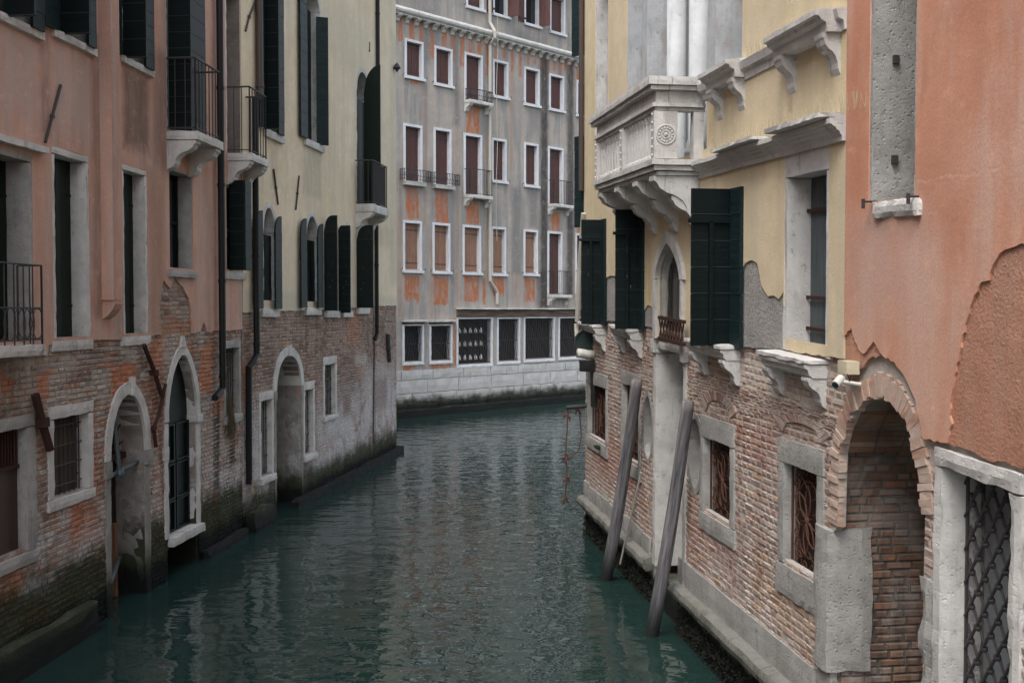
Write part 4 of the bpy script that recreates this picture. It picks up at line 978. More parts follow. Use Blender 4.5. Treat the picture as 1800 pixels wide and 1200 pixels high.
# jugs on the sill behind the big grille
q0, q1 = FC.px(808, 620, -.12)[0], FC.px(846, 620, -.12)[0]
def jug():
    m = MB(FC); m.lathe(0, 0, [(.02, 0), (.055, .01), (.065, .07), (.045, .13), (.022, .17), (.026, .2)], 8); return m
BM = bpy.data.materials
proto = None; kk = 0
m = MB(FC)
for y in (584, 607, 631):
    v = FC.px(830, y, -.15)[1]; m.box(q0-.1, q1+.3, v-.05, v-.02, -.22, -.08)
m.build('display_shelf', 'old_wood', C)
words = {0: 'top', 1: 'middle', 2: 'bottom'}
for r_, y in enumerate((584, 607, 631)):
    v = FC.px(830, y, -.15)[1]-.018
    for k in range(5):
        u = q0+(q1-q0)*k/4
        if proto is None:
            mm_ = MB(None); mm_.v = []; j = MB(None); j.lathe(0, 0, [(.02, 0), (.06, .01), (.07, .07), (.05, .13), (.024, .17), (.03, .2)], 8)
            j.v = [(a, c, b) for a, b, c in j.v]; proto = j.build('jug', 'stone_white', loc=(0, 0, 0)); o = proto
        else: o = proto.copy(); col.objects.link(o)
        o.location = FC.map(u, v, -.14)
        tag(o, f'small white jug in the {words[r_]} row behind the wide shop grille of the grey house', 'jug', f'white jugs in the {words[r_]} row behind the shop grille')

# ================================================================ RIGHT YELLOW PALACE
D = building('yellow_palace', FD, 5, 'yellow plastered palace with stone balcony and brick foot, right of the canal')
uD1 = FD.px(1493, 560)[0]; TOPD = 12.5
holes = []; pholes = []
def Dh(h, lowr=True, pl=False):
    if lowr: holes.append(h)
    if pl: pholes.append(h)
def scroll_grille(w, a, b, c, d, n=-.10):
    m = MB(FD); W, Hh = b-a, d-c; uc, vc = (a+b)/2, (c+d)/2; R0 = min(W*.42, Hh*.30)
    for (p, q) in (((a, c), (b, c)), ((b, c), (b, d)), ((b, d), (a, d)), ((a, d), (a, c))): m.tube([(p[0], p[1], n), (q[0], q[1], n)], .012, 5)
    m.tube([(uc+R0*math.cos(t*math.pi/12), vc+R0*1.25*math.sin(t*math.pi/12), n) for t in range(24)], .010, 5, closed=True)
    for k in range(8):
        th = k*math.pi/4; L = R0*.95
        for s_ in (1, -1): m.tube([(uc+math.cos(th)*L*f+s_*math.sin(th)*.055*math.sin(f*math.pi), vc+(math.sin(th)*L*f-s_*math.cos(th)*.055*math.sin(f*math.pi))*1.2, n+.004*k) for f in [i/6 for i in range(7)]], .007, 4)
    m.ball(uc, vc, n+.01, .03)
    def sc(x, y, r, dr, ph):
        m.tube([(x+(r*(1-t/20))*math.cos(ph+dr*t*.42), y+(r*(1-t/20))*math.sin(ph+dr*t*.42), n) for t in range(18)], .007, 4)
    for sx in (-1, 1):
        for sy in (-1, 1):
            for (fx, fy, r) in ((.30, .82, .085), (.36, .60, .07), (.12, .93, .06), (.38, .36, .05)):
                sc(uc+sx*W*fx, vc+sy*Hh*.5*fy, r, sx*sy, 1.5 if sy > 0 else -1.5)
            m.tube([(uc+sx*W*(.03+.40*i/8), vc+sy*Hh*(.30+.10*math.sin(i*.4)), n+.006) for i in range(9)], .006, 4)
    m.build('scroll_grille', 'rust', w)
    m = MB(FD)
    for k in range(int(W/.03)): m.tube([(a+.03*k, c, n-.03), (a+.03*k, d, n-.03)], .003, 3)
    m.build('mesh_screen', 'dark_rust', w)
def dwin(x0, x1, yt, yb, jw, lint, silh=.2, mat='stone_grey', dep=.13, sw=.03):
    Dh(hole(FD, x0, x1, yt, yb)); w, q = stone_win(FD, D, x0, x1, yt, yb, jw=jw, lint=lint, dep=dep, back='none', mat=mat, silh=silh, silp=.035, sw=sw, face=.03)
    scroll_grille(w, q[0]+jw, q[1]-jw, q[2]+.01, q[3]-lint-.01, -.065); return w, q
dwin(1034, 1069, 655, 774, .10, .22); dwin(1094, 1128, 655, 812, .10, .22)
w1, q1_ = dwin(1234, 1294, 737, 914, .12, .24); w2, q2_ = dwin(1371, 1452, 778, 1008, .13, .22, .28)
# relieving arches of brick over the two near windows
for q in (q1_, q2_):
    m = MB(FD); c = (q[0]+q[1])/2; n_ = 17
    for k in range(n_):
        t0, t1 = math.pi*(.14+.72*k/n_), math.pi*(.14+.72*(k+.88)/n_)
        def pt(t, r): return (c+(.42+r)*math.cos(t)*1.05, q[3]-.10+(.34+r)*math.sin(t))
        m.bcol = (random.random(), 1, .5); m.prism([pt(t0, 0), pt(t0, .2), pt(t1, .2), pt(t1, 0)], 0, .018+random.uniform(0, .004))
    m.build('relieving_arch', 'brick_right', D, rough=.002)
# oval niches
for x0, x1, y0, y1 in ((1132, 1148, 690, 812), (1210, 1236, 728, 865)):
    u0, u1 = FD.px(x0, (y0+y1)/2)[0], FD.px(x1, (y0+y1)/2)[0]; xc = (x0+x1)/2; va, vb = FD.px(xc, y1)[1], FD.px(xc, y0)[1]; uc, vc = (u0+u1)/2, (va+vb)/2; a, b = (u1-u0)/2, (vb-va)/2
    el = [(uc+a*.86*math.cos(t*math.pi/10), vc+b*.9*math.sin(t*math.pi/10)) for t in range(20)]; eo = [(uc+a*1.2*math.cos(t*math.pi/10), vc+b*1.05*math.sin(t*math.pi/10)) for t in range(20)]
    Dh([(uc+a*1.1*math.cos(t*math.pi/10), vc+b*1.02*math.sin(t*math.pi/10)) for t in range(20)])
    m = MB(FD); m.prism(eo, -.2, .014, [el]); w = m.build('oval_niche', 'stone_grey', D, rough=.004)
    m = MB(FD); m.prism([(uc+a*1.1*math.cos(t*math.pi/10), vc+b*1.02*math.sin(t*math.pi/10)) for t in range(20)], -.22, -.16); m.build('niche_back', 'stone_grey', w)
# tall water door
u0, u1 = FD.px(1152, 780)[0], FD.px(1208, 780)[0]; vt = FD.px(1180, 603)[1]
Dh(rect(u0+.03, u1-.03, -1.2, vt-.03))
m = MB(FD); m.rbox(u0-.02, u0+.12, .55, vt-.18, -.75, .035); m.rbox(u1-.10, u1+.02, .45, vt-.18, -.75, .035); m.rbox(u0-.05, u0+.14, vt-.178, vt+.02, -.6, .07); m.rbox(u1-.12, u1+.05, vt-.178, vt+.02, -.6, .07); m.rbox(u0+.142, u1-.122, vt-.10, vt, -.7, .03)
w = m.build('water_door', 'stone', D, rough=.008)
m = MB(FD); m.box(u0+.1, u1-.1, .3, vt, -.80, -.76)
for k in range(6): m.box(u0+.1+k*.16, u0+.12+k*.16, .3, vt-.12, -.759, -.74)
m.build('door', 'dark', w); m = MB(FD); m.rbox(u0-.1, u1+.1, -1, .42, -.9, -.05); m.build('doorstep', 'stone_wet', w, rough=.02)
# upper pointed window over the door
u0, u1 = FD.px(1163, 520)[0], FD.px(1206, 520)[0]; vb = FD.px(1185, 600)[1]; vs = FD.px(1185, 490)[1]; vt = FD.px(1186, 424)[1]
h = arch(u0+.02, u1-.02, vb, vs, vt, p=.45); Dh(h, True, True)
m = MB(FD); ring(m, u0+.0, u1-.0, vs, vt-.01, .13, -.09, .09, seg=7, p=.45); m.rbox(u0-.14, u0+.0, vb, vs-.002, -.09, .09); m.rbox(u1-.0, u1+.10, vb, vs-.002, -.09, .09); w = m.build('pointed_window', 'stone_light', D, rough=.005)
m = MB(FD); m.prism(arch(u0+.04, u1-.04, vb, vs, vt, p=.45), -.14, -.10); m.build('pane', 'glass_dark', w)
m = MB(FD); a, b = FD.px(1160, 580, .12)[0], FD.px(1203, 580, .12)[0]; v0_, v1_ = FD.px(1180, 600, .14)[1], FD.px(1180, 562, .14)[1]
for q in (v0_, v1_): m.box(a, b, q-.02, q+.02, .10, .15)
for k in range(8):
    x = a+(b-a)*k/8; m.tube([(x, v0_, .125), (x+(b-a)/8, v1_, .125)], .010, 4); m.tube([(x+(b-a)/8, v0_, .13), (x, v1_, .13)], .010, 4)
m.build('lattice_rail', 'dark_rust', w)
# sills on corbels and shuttered windows
def dsill(x0, x1, y, n1=.26, th=.13, ch=.42, far=True):
    ua, ub = FD.px(x0, y, n1)[0], FD.px(x1, y, 0)[0]; v = FD.px(x0*.6+x1*.4, y, n1)[1]
    m = MB(FD); m.rbox(ua, ub, v-.045, v, -.15, n1, chip=.008); m.profile([(0.002, v-.046), (n1-.02, v-.046), (n1-.025, v-.075), (n1-.05, v-.085), (n1-.06, v-.13), (n1-.09, v-.155), (.002, v-.155)], ua+.02, ub-.02)
    s_ = m.build('sill', 'stone_light', D, rough=.007)
    m = MB(FD); corbel(m, ub-.16, ub-.03, v-.155, n1-.05, ch); corbel(m, ua+.03, ua+.16, v-.155, n1-.05, ch); m.build('bracket', 'stone_light', s_, rough=.006)
    return ua, ub, v
def dshut(x0, x1, yt, ys, xa, xh, xe, mat='green'):
    u0, u1 = FD.px(x0, 480)[0], FD.px(x1, 480)[0]; xc = (x0+x1)/2; vb = FD.px(xc, ys)[1]; vt = FD.px(xc, yt)[1]
    h = rect(u0, u1, vb, vt); Dh(h, True, True)
    m = MB(FD); m.rbox(u0-.05, u0+.04, vb, vt, -.25, .035); m.rbox(u1-.04, u1+.05, vb, vt, -.25, .035); m.rbox(u0-.05, u1+.05, vt, vt+.10, -.25, .037); w = m.build('window', 'stone', D, rough=.004)
    m = MB(FD); m.box(u0+.02, u1-.02, vb, vt, -.27, -.25); m.build('pane', 'glass_dark', w)
    xm = xa+(xh-xa)*.47
    perp(FD, w, xm+(xh-xm)*.02, xa, vb-.0, vt-.30, mat, board=.27) if False else None
    perp(FD, w, xh, xa, vb, vt+.03, mat, board=.27, n0=.05)
    u = FD.px(xh, 480, .05)[0]; nm = .2
    for _ in range(12): nm += (imgx(FD, u, vb+.5, nm)-xm)*.006
    m = MB(FD); m.box(u+.021, u+.05, vb+.02, vt-.30, nm-.02, nm+.02); m.box(u+.021, u+.05, vt-.32, vt-.28, .08, nm*1.9); m.build('shutter_batten', mat, w)
    flat(FD, w, xh+2, xe, vb, vt+.03, 'green_face', .27, n=.06)
    return w
dshut(1036, 1056, 392, 566, 1022, 1055, 1064, 'green_worn')
dshut(1096, 1122, 376, 574, 1082, 1122, 1131, 'green_worn')
dshut(1232, 1284, 344, 600, 1215, 1284, 1304)
dsill(1013, 1066, 570, .24, ch=.30); dsill(1067, 1131, 576, .24, ch=.30); dsill(1201, 1304, 602, .24, ch=.27); dsill(1327, 1458, 625, .22, ch=.25)
# open white window
ua, ub = FD.px(1384, 450)[0], FD.px(1468, 450)[0]; vb = FD.px(1420, 622)[1]; vt = FD.px(1425, 246)[1]; vl = FD.px(1425, 306)[1]
Dh(rect(ua+.03, ub-.03, vb, vt-.03), True, True)
m = MB(FD); m.rbox(ua, ua+.085, vb, vl-.002, -.22, .04, chip=.003); m.rbox(ub-.085, ub, vb, vl-.002, -.22, .04, chip=.003); m.rbox(ua, ub, vl, vt, -.22, .042, chip=.004); w = m.build('window', 'stone_light', D, rough=.004)
m = MB(FD); W = (ub-ua-.17); m.leaf(ua+.086, -.20, vb, vl, W*.5, 0, vertical=True); m.leaf(ua+.09+W*.5, -.18, vb, vl, W*.5, 0, vertical=True); m.build('shutter', 'grey_wood', w)
m = MB(FD)
for k in (.12, .3, .8): m.box(ua+.086, ub-.1, vb+(vl-vb)*k, vb+(vl-vb)*k+.03, -.155, -.14)
m.build('strap_hinge', 'dark_rust', w)
# lower string course
vt = FD.px(1390, 229, .17)[1]; vb = FD.px(1390, 272, .05)[1]; ua = FD.px(1215, 260, .1)[0]; hh_ = vt-vb
PR = [(0.043, vb), (.07, vb), (.075, vb+.24*hh_), (.085, vb+.28*hh_), (.095, vb+.42*hh_), (.12, vb+.52*hh_), (.125, vb+.60*hh_), (.15, vb+.68*hh_), (.155, vb+.74*hh_), (.175, vb+.76*hh_), (.175, vt), (.002, vt+.02), (.002, vb)]
m = MB(FD); m.profile(PR, ua, uD1, 30); lc = m.build('string_course', 'stone_light', D, rough=.006)
m = MB(FD); p = FD.px(1342, 226, .26)[0], FD.px(1437, 200, .26)[0]; m.rbox(p[0], p[1], vt+.004, vt+.055, .0, .26, chip=.008); p = FD.px(1246, 270, .26)[0], FD.px(1318, 250, .26)[0]; m.rbox(p[0], p[1], vt+.004, vt+.05, .0, .25, chip=.008); m.build('cap_slab', 'stone', lc, rough=.008)
vstr = vt
# string and sills at rail height
vu = FD.px(1325, 96, .12)[1]; ua = FD.px(1226, 140, .12)[0]
m = MB(FD); m.profile([(.002, vu-.16), (.06, vu-.16), (.07, vu-.09), (.11, vu-.07), (.13, vu), (.002, vu+.02)], ua, uD1, 20); uc_ = m.build('string_course', 'stone_light', D, rough=.005)
for (xa, xb, y, n1) in ((1226, 1275, 118, .26), (1341, 1433, 42, .27)):
    a, b = FD.px(xa, y, n1)[0], FD.px(xb, y, n1)[0]; v = FD.px((xa+xb)/2, y, n1)[1]
    m = MB(FD); m.profile([(.002, v-.17), (n1-.10, v-.17), (n1-.09, v-.10), (n1-.05, v-.08), (n1-.03, v-.05), (n1, v-.045), (n1, v), (.002, v+.02)], a, b, 6); s_ = m.build('sill', 'stone_light', D, rough=.006)
    m = MB(FD); corbel(m, b-.20, b-.04, v-.171, n1-.08, .34); corbel(m, a+.04, a+.2, v-.171, n1-.08, .34); m.build('bracket', 'stone_light', s_, rough=.005)
# upper openings, columns
vf = FD.px(1150, 277, .3)[1]
u0, u1 = FD.px(1107, 60)[0], FD.px(1312, 60)[0]; vtop = vf+4.2
vbk = vf-.02
um_ = FD.px(1250, 60)[0]; vst = vu-.02
h = [(u0, vbk), (um_, vbk), (um_, vst), (u1, vst), (u1, vtop-.02), (u0, vtop-.02)]; Dh(h, True, True)
m = MB(FD); m.rbox(u0-.03, u0+.04, vbk, vtop, -.48, .035, chip=.002); p = FD.px(1134, 60)[0], FD.px(1141, 60)[0]; m.rbox(p[0], p[1]+.03, vbk, vtop, -.48, .035, chip=.002); p = FD.px(1250, 60)[0], FD.px(1262, 60)[0]; m.rbox(p[0], p[1]+.02, vbk, vtop, -.48, .035, chip=.002); m.rbox(u1-.04, u1+.03, vst, vtop, -.48, .035, chip=.002)
w = m.build('loggia_window', 'stone_loggia', D, rough=.003)
for x in (1190, 1230): m = MB(FD); cyl_col(m, FD.px(x, 60, -.12)[0], -.12, vbk, vtop, .125); m.build('column', 'stone_column', w, smooth=True)
m = MB(FD); m.box(u0, u1, vbk, vtop, -.53, -.49)
for x in (1150, 1200, 1250, 1290): q = FD.px(x, 60, -.48)[0]; m.box(q, q+.06, vbk, vtop, -.488, -.45)
m.build('pane', 'curtain', w)
for (xa, xb) in ((1050, 1074), (1396, 1470)):
    a, b = FD.px(xa, 60)[0], FD.px(xb, 60)[0]; v0_ = FD.px(1390, 12)[1] if xa > 1300 else vf
    h = rect(a+.03, b-.03, v0_, vtop-.9); Dh(h, True, True)
    m = MB(FD); m.rbox(a, a+.07, v0_, vtop-.9, -.32, .035, chip=.003); m.rbox(b-.07, b, v0_, vtop-.9, -.32, .035, chip=.003); m.rbox(a, b, vtop-.9, vtop-.75, -.32, .04); w = m.build('window', 'stone_light', D, rough=.003)
    m = MB(FD); m.box(a+.06, b-.06, v0_, vtop-.9, -.36, -.33); m.build('pane', 'curtain', w)
# the stone balcony
BN = .62; ua = FD.px(1041, 321, BN)[0]; ub = FD.px(1146, 277, BN)[0]; vt = FD.px(1146, 278, BN)[1]
v1 = FD.px(1144, 130, BN+.05)[1]; vr = FD.px(1150, 153, BN+.02)[1]; vm = FD.px(1157, 178, BN-.05)[1]; vl = FD.px(1157, 191, BN-.04)[1]
m = MB(FD)
def tray(m, n1, va, vb, grow):    # a moulded ring on three sides, filled as one slab
    m.rbox(ua-grow, ub+grow, va, vb, .002, n1, seg=.2, chip=.004)
tray(m, BN, vt-.07, vt, 0); tray(m, BN-.03, vt-.13, vt-.071, -.03); tray(m, BN-.07, vt-.18, vt-.131, -.07)
bal = m.build('stone_balcony', 'stone_light', D, rough=.004)
def bal_side(m, n1, va, vb, gr, wd):
    m.rbox(ua-gr, ub+gr, va, vb, n1-wd, n1, chip=.003); m.rbox(ua-gr, ua-gr+wd, va, vb, .002, n1-wd-.001, chip=.003); m.rbox(ub+gr-wd, ub+gr, va, vb, .002, n1-wd-.001, chip=.003)
m = MB(FD); bal_side(m, BN+.05, vr+.05, v1, .05, .26); bal_side(m, BN+.02, vr, vr+.049, .02, .21); bal_side(m, BN-.05, vm, vr-.001, -.05, .15); bal_side(m, BN-.01, vm-.045, vm-.001, -.01, .20); bal_side(m, BN-.04, vl, vm-.046, -.04, .15); m.build('handrail', 'stone_light', bal, rough=.004)
m = MB(FD); m.rbox(ub-.17, ub-.03, vt+.001, vl-.001, BN-.30, BN-.03, chip=.003); m.rbox(ub-.17, ub-.03, vt+.001, vl-.001, .02, .14, chip=.003); m.rbox(ua+.03, ua+.17, vt+.001, vl-.001, BN-.2, BN-.03, chip=.003)
um = (ua+ub)/2; m.rbox(um-.08, um+.08, vt+.001, vl-.001, BN-.2, BN-.03, chip=.003); pr = m.build('pier', 'stone_light', bal, rough=.003)
vc = (vt+vl)/2; un = ub-.03
m = MB(FD)
for rr, k in ((.105, .011), (.045, .010)): m.tube([(un+.002, vc+rr*math.sin(t*math.pi/14), BN-.165+rr*math.cos(t*math.pi/14)) for t in range(28)], k, 6, closed=True)
for t in range(14): m.ball(un, vc+.075*math.sin(t*math.pi/7), BN-.165+.075*math.cos(t*math.pi/7), .016, 4)
m.ball(un, vc, BN-.165, .025)
for cu in (ua+.10, um, ub-.10):
    for k in range(6): m.ball(cu+.0, vc-.22+k*.09, BN-.03, .018, 4)
m.build('rosette', 'stone_light', pr)
m = MB(FD)
for a, b in ((ua+.17, um-.08), (um+.08, ub-.17)):
    n_ = 9
    for k in range(n_):
        x = a+(b-a)*(k+.5)/n_; m.lathe(x, BN-.11, [(.055, vt+.001), (.055, vt+.05), (.035, vt+.07), (.04, vt+.2), (.033, vl-.1), (.05, vl-.05), (.055, vl-.001)], 8); m.build('baluster', 'stone_light', bal); m = MB(FD)
m = MB(FD)
for u in (ua+.12, ua+(ub-ua)*.36, ua+(ub-ua)*.66, ub-.30):
    corbel(m, u, u+.2, vt-.181, BN-.05, .52); corbel(m, u+.02, u+.18, vt-.40, .36, .40)
m.build('bracket', 'stone_light', bal, rough=.004)
# bird spikes
m = MB(FD); rnd = random.Random(5)
def spk(xa, xb, ya, n1, v):
    a, b = FD.px(xa, ya, n1)[0], FD.px(xb, ya, n1)[0]; u = a
    while u < b:
        nn = n1-.04-rnd.uniform(0, .12); m.tube([(u, v, nn), (u+rnd.uniform(-.015, .015), v+rnd.uniform(.10, .15), nn+rnd.uniform(-.03, .03))], .0016, 3); u += .016
vv_ = vstr+.01
spk(1240, 1500, 230, .17, vv_+.02); spk(1305, 1345, 95, .12, vu+.01)
m.build('bird_spikes', 'spike', D)
# far corner shutters and pipes on the return wall
m = MB(FD); v = FD.px(1030, 96, 0)[1]; m.leaf(.0, .02, v, v+3, .34, 150, board=.26); v = FD.px(1028, 400)[1]; m.leaf(.0, .02, v, v+1.6, .26, 150, board=.26); m.build('shutter', 'green_face', D)
m = MB(FD); m.tube([(.05, 11.5, .10), (.05, FD.px(1036, 330, .1)[1], .10)], .045, 10); m.build('drainpipe', 'pipe_brown', D)
m = MB(FD); P_ = [FD.px(x, y, .12) for x, y in ((1026, 375), (1019, 470), (1015, 565))]; m.tube([(a, b, .12) for a, b in P_], .045, 10); P_ = [FD.px(x, y, .12) for x, y in ((1013, 569), (1014, 590), (1020, 606))]; m.tube([(a, b, .12) for a, b in P_], .04, 10); m.build('drainpipe', 'pipe_pale', D)
# walls
bd = [(1440, 925), (1473, 925), (1475, 850), (1477, 795), (1484, 757), (1491, 735), (1492, 715)]
bD = [FD.px(x, y) for x, y in bd]
outer = [(0, -1.2), (bD[0][0], -1.2)]+bD+[(uD1-.002, bD[-1][1]+.02), (uD1-.002, TOPD), (0, TOPD)]
wallmesh(FD, outer, holes, 'brick_right', D, th=.06, brk=(.62, 4.4), skip=.012, prj=.012, joint=.017, hd=.78, L=.25)
D_ = lambda x, y: FD.px(x, y, .03)
# rough grey render coat, with yellow finish above it
e = [(1030, 563), (1066, 566), (1068, 563), (1083, 566), (1131, 573), (1150, 578), (1160, 596), (1205, 600), (1302, 602), (1305, 610), (1380, 614), (1382, 618), (1466, 628), (1493, 634)]
E_ = [(.0, D_(*e[0])[1])]+[D_(*p) for p in e[1:-1]]+[(uD1-.004, D_(*e[-1])[1])]
lo2 = lambda hs_, lim: [[(p[0], max(p[1], lim(p[0]))) for p in h] for h in hs_]
def interp(L, pad=.015):
    def f(u):
        for a, b in zip(L, L[1:]):
            if a[0] <= u <= b[0] and b[0] > a[0]: return a[1]+(u-a[0])/(b[0]-a[0])*(b[1]-a[1])+pad
        return -9
    return f
E2 = ragged(E_, .008, .15); fE = interp(E_, .03)
m = MB(FD); m.prism(E2+[(uD1-.004, TOPD-.01), (0, TOPD-.01)], .002, .026, lo2(pholes, fE)); m.build('render_coat', 'rough_render', D, recalc=False)
y_ = [(1030, 480), (1066, 490), (1070, 486), (1083, 484), (1084, 564), (1131, 571), (1132, 548), (1140, 536), (1148, 540), (1154, 596), (1206, 599), (1300, 600), (1305, 601), (1306, 471), (1313, 462), (1321, 457), (1333, 463), (1340, 500), (1352, 521), (1362, 519), (1371, 526), (1379, 512), (1384, 616), (1466, 627), (1493, 632)]
Y_ = [(.0, D_(*y_[0])[1])]+[D_(*p) for p in y_[1:-1]]+[(uD1-.004, D_(*y_[-1])[1])]
Y2 = ragged(Y_, .010, .08)
hh2 = []
for h in pholes:
    a, b = min(p[0] for p in h), max(p[0] for p in h); v = max([D_(1066, 480)[1] if a < FD.px(1066, 480)[0] else -9]+[fE(a), fE(b)])+.06
    hh2.append([(p[0], max(p[1], v)) for p in h])
m = MB(FD); m.prism(Y2+[(uD1-.004, TOPD-.02), (0, TOPD-.02)], .027, .042, hh2); m.build('plaster', 'yellow', D, recalc=False)
# base: cement skirt and rounded stone ledge
ud = FD.px(1150, 900)[0]; un = FD.px(1197, 900)[0]; zl = .63
m = MB(FD)
for a, b in ((.0, ud), (un, uD1+.2)):
    u = a
    while u < b-.05:
        l = min(random.uniform(.8, 1.4), b-u); m.profile([(.002, zl-.18), (.10, zl-.18), (.145, zl-.14), (.16, zl-.08), (.14, zl-.02), (.10, zl), (.002, zl+.01)], u, u+l-.01, 8); u += l
m.build('stone_ledge', 'stone_wet', D, rough=.018)
m = MB(FD); m.rbox(un-.02, bD[0][0]-.01, zl+.0, zl+.30, .002, .035, seg=.2); m.build('cement_skirt', 'stone_grey', D, rough=.008)
m = MB(FD); u = 0
while u < ud-.2: l = random.uniform(.35, .6); m.rbox(u, min(ud, u+l)-.01, zl, zl+random.uniform(.22, .3), .002, .04); u += l
m.build('stone_footing', 'stone_grey', D, rough=.012)
m = MB(FD); rnd = random.Random(2)
for k in range(4200):
    u = rnd.uniform(0, uD1+.3)
    if ud+.05 < u < un-.05: continue
    v = rnd.uniform(-.06, .40)*rnd.uniform(.5, 1); r_ = rnd.uniform(.007, .020); p = (u, v, rnd.uniform(.0, .03)+.06*max(0, .3-v)); a = [rnd.uniform(-1, 1)*r_ for _ in range(6)]
    m.add([(p[0]-r_, p[1]+a[0], p[2]), (p[0]+a[1], p[1]-r_, p[2]+a[2]), (p[0]+r_, p[1]+a[3], p[2]), (p[0]+a[4], p[1]+r_, p[2]+a[5]), (p[0], p[1], p[2]+r_*1.3)], [(0, 1, 4), (1, 2, 4), (2, 3, 4), (3, 0, 4)])
m.build('mussel_crust', 'mussels', D)
shell(FD, D, 0, uD1, TOPD, 8, 'yellow', w1=False)

# ================================================================ RIGHT TERRACOTTA HOUSE
E = building('terracotta_house', FE, 12, 'terracotta plastered house with ragged brick archway, at the right edge')
uE0 = FE.px(1493, 560)[0]; uE1 = 26; TOPE = 12.5
holes = []; pholes = []
X = lambda x, y, n=0: FE.px(x, y, n)
hA = [X(x, y) for x, y in ((1474, 925), (1476, 850), (1478, 795), (1486, 757), (1502, 722), (1524, 699), (1550, 691), (1574, 702), (1597, 733), (1611, 778), (1621, 850), (1627, 905), (1624, 1000))]
ul, ur = X(1461, 1000)[0], hA[-1][0]
hAf = [(ul, -1.2), (ur, -1.2)]+hA[::-1]+[(ul, hA[0][1])]
holes.append(hAf); pholes.append(hAf)
# jamb block and brick ring
m = MB(FE); v1 = X(1460, 925)[1]; m.rbox(X(1440, 1000)[0], ul+.045, X(1450, 1172)[1], v1, -.34, .06, seg=.1, chip=.012); m.build('jamb_block', 'stone_grey', E, rough=.012)
m = MB(FE); v0_ = X(1450, 1172)[1]; m.rbox(X(1438, 1000)[0], ul, -1, v0_-.01, -.30, .03, chip=.02); m.build('footing_stone', 'stone_wet', E, rough=.02)
m = MB(FE); v1 = X(1630, 1010)[1]; m.rbox(ur-.01, X(1648, 1100)[0], -1, v1, -.3, .035, seg=.1, chip=.02); m.build('jamb_block', 'stone_grey', E, rough=.02)
m = MB(FE); rnd = random.Random(8)
pth = hA[0:-1]
acc = []
for a, b in zip(pth, pth[1:]):
    L = math.hypot(b[0]-a[0], b[1]-a[1]); k = max(1, round(L/.05))
    for i in range(k): acc.append((a[0]+(b[0]-a[0])*i/k, a[1]+(b[1]-a[1])*i/k))
acc.append(pth[-1])
for i in range(len(acc)-1):
    a, b = acc[i], acc[i+1]
    def outn(k):
        p, q = acc[max(0, k-2)], acc[min(len(acc)-1, k+2)]; d = (q[0]-p[0], q[1]-p[1]); L = math.hypot(*d); return (-d[1]/L, d[0]/L)
    na, nb = outn(i), outn(i+1); w0, w1 = -rnd.uniform(0, .035), .135+rnd.uniform(-.03, .03)
    f = .96; b2 = (a[0]+(b[0]-a[0])*f, a[1]+(b[1]-a[1])*f)
    m.bcol = (rnd.random(), 1, rnd.random())
    m.prism([(a[0]+na[0]*w0, a[1]+na[1]*w0), (a[0]+na[0]*w1, a[1]+na[1]*w1), (b2[0]+nb[0]*w1, b2[1]+nb[1]*w1), (b2[0]+nb[0]*w0, b2[1]+nb[1]*w0)], -.04, .024+rnd.uniform(-.008, .008))
m.build('brick_arch', 'brick_arch', E, rough=.010, freq=9)
m = MB(FE); m.bcol = (.4, 1, .5)
for i in range(len(acc)-1):
    a, b = acc[i], acc[i+1]
    if min(a[1], b[1]) < X(1475, 800)[1]: continue
    na = outn(i); m.bcol = (rnd.random(), 1, .5); f = .9; b2 = (a[0]+(b[0]-a[0])*f, a[1]+(b[1]-a[1])*f)
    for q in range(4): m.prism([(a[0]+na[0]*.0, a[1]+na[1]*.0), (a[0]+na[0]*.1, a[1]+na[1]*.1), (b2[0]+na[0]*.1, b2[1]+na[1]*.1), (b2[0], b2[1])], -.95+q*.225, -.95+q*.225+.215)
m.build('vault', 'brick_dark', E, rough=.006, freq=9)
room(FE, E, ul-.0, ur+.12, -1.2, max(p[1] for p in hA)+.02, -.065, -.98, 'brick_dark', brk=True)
# tall upper window
u0, u1 = X(1536, 200)[0], X(1624, 200)[0]; vb = X(1570, 352)[1]; vt = vb+2.3
h = rect(u0+.02, u1-.02, vb, vt); holes.append(h); pholes.append(h)
m = MB(FE); m.rbox(u0-.01, u0+.055, vb, vt, -.36, .04, chip=.004); m.rbox(u1-.05, u1+.01, vb, vt, -.36, .04, chip=.004); m.rbox(u0-.01, u1+.01, vt, vt+.15, -.36, .042); w = m.build('window', 'stone_grey', E, rough=.006)
m = MB(FE); a, b = X(1529, 350, .09)[0], X(1611, 350, .09)[0]; m.rbox(a, b, vb-.13, vb-.001, -.3, .08, seg=.05, chip=.012); m.build('sill', 'stone', w, rough=.012)
m = MB(FE); m.box(u0+.05, u1-.05, vb, vt, -.40, -.37); m.build('pane', 'dark', w)
m = MB(FE)
for q in (a-.04, b-.05): m.tube([(q, vb+.0, 0), (q, vb+.0, .12)], .008, 5); m.box(q-.008, q+.008, vb-.05, vb+.02, .11, .13)
for k in (.28, 1.0, 1.62): m.box(u0+.05, u0+.085, vb+k, vb+k+.06, -.15, -.11)
m.build('shutter_hook', 'iron', w)
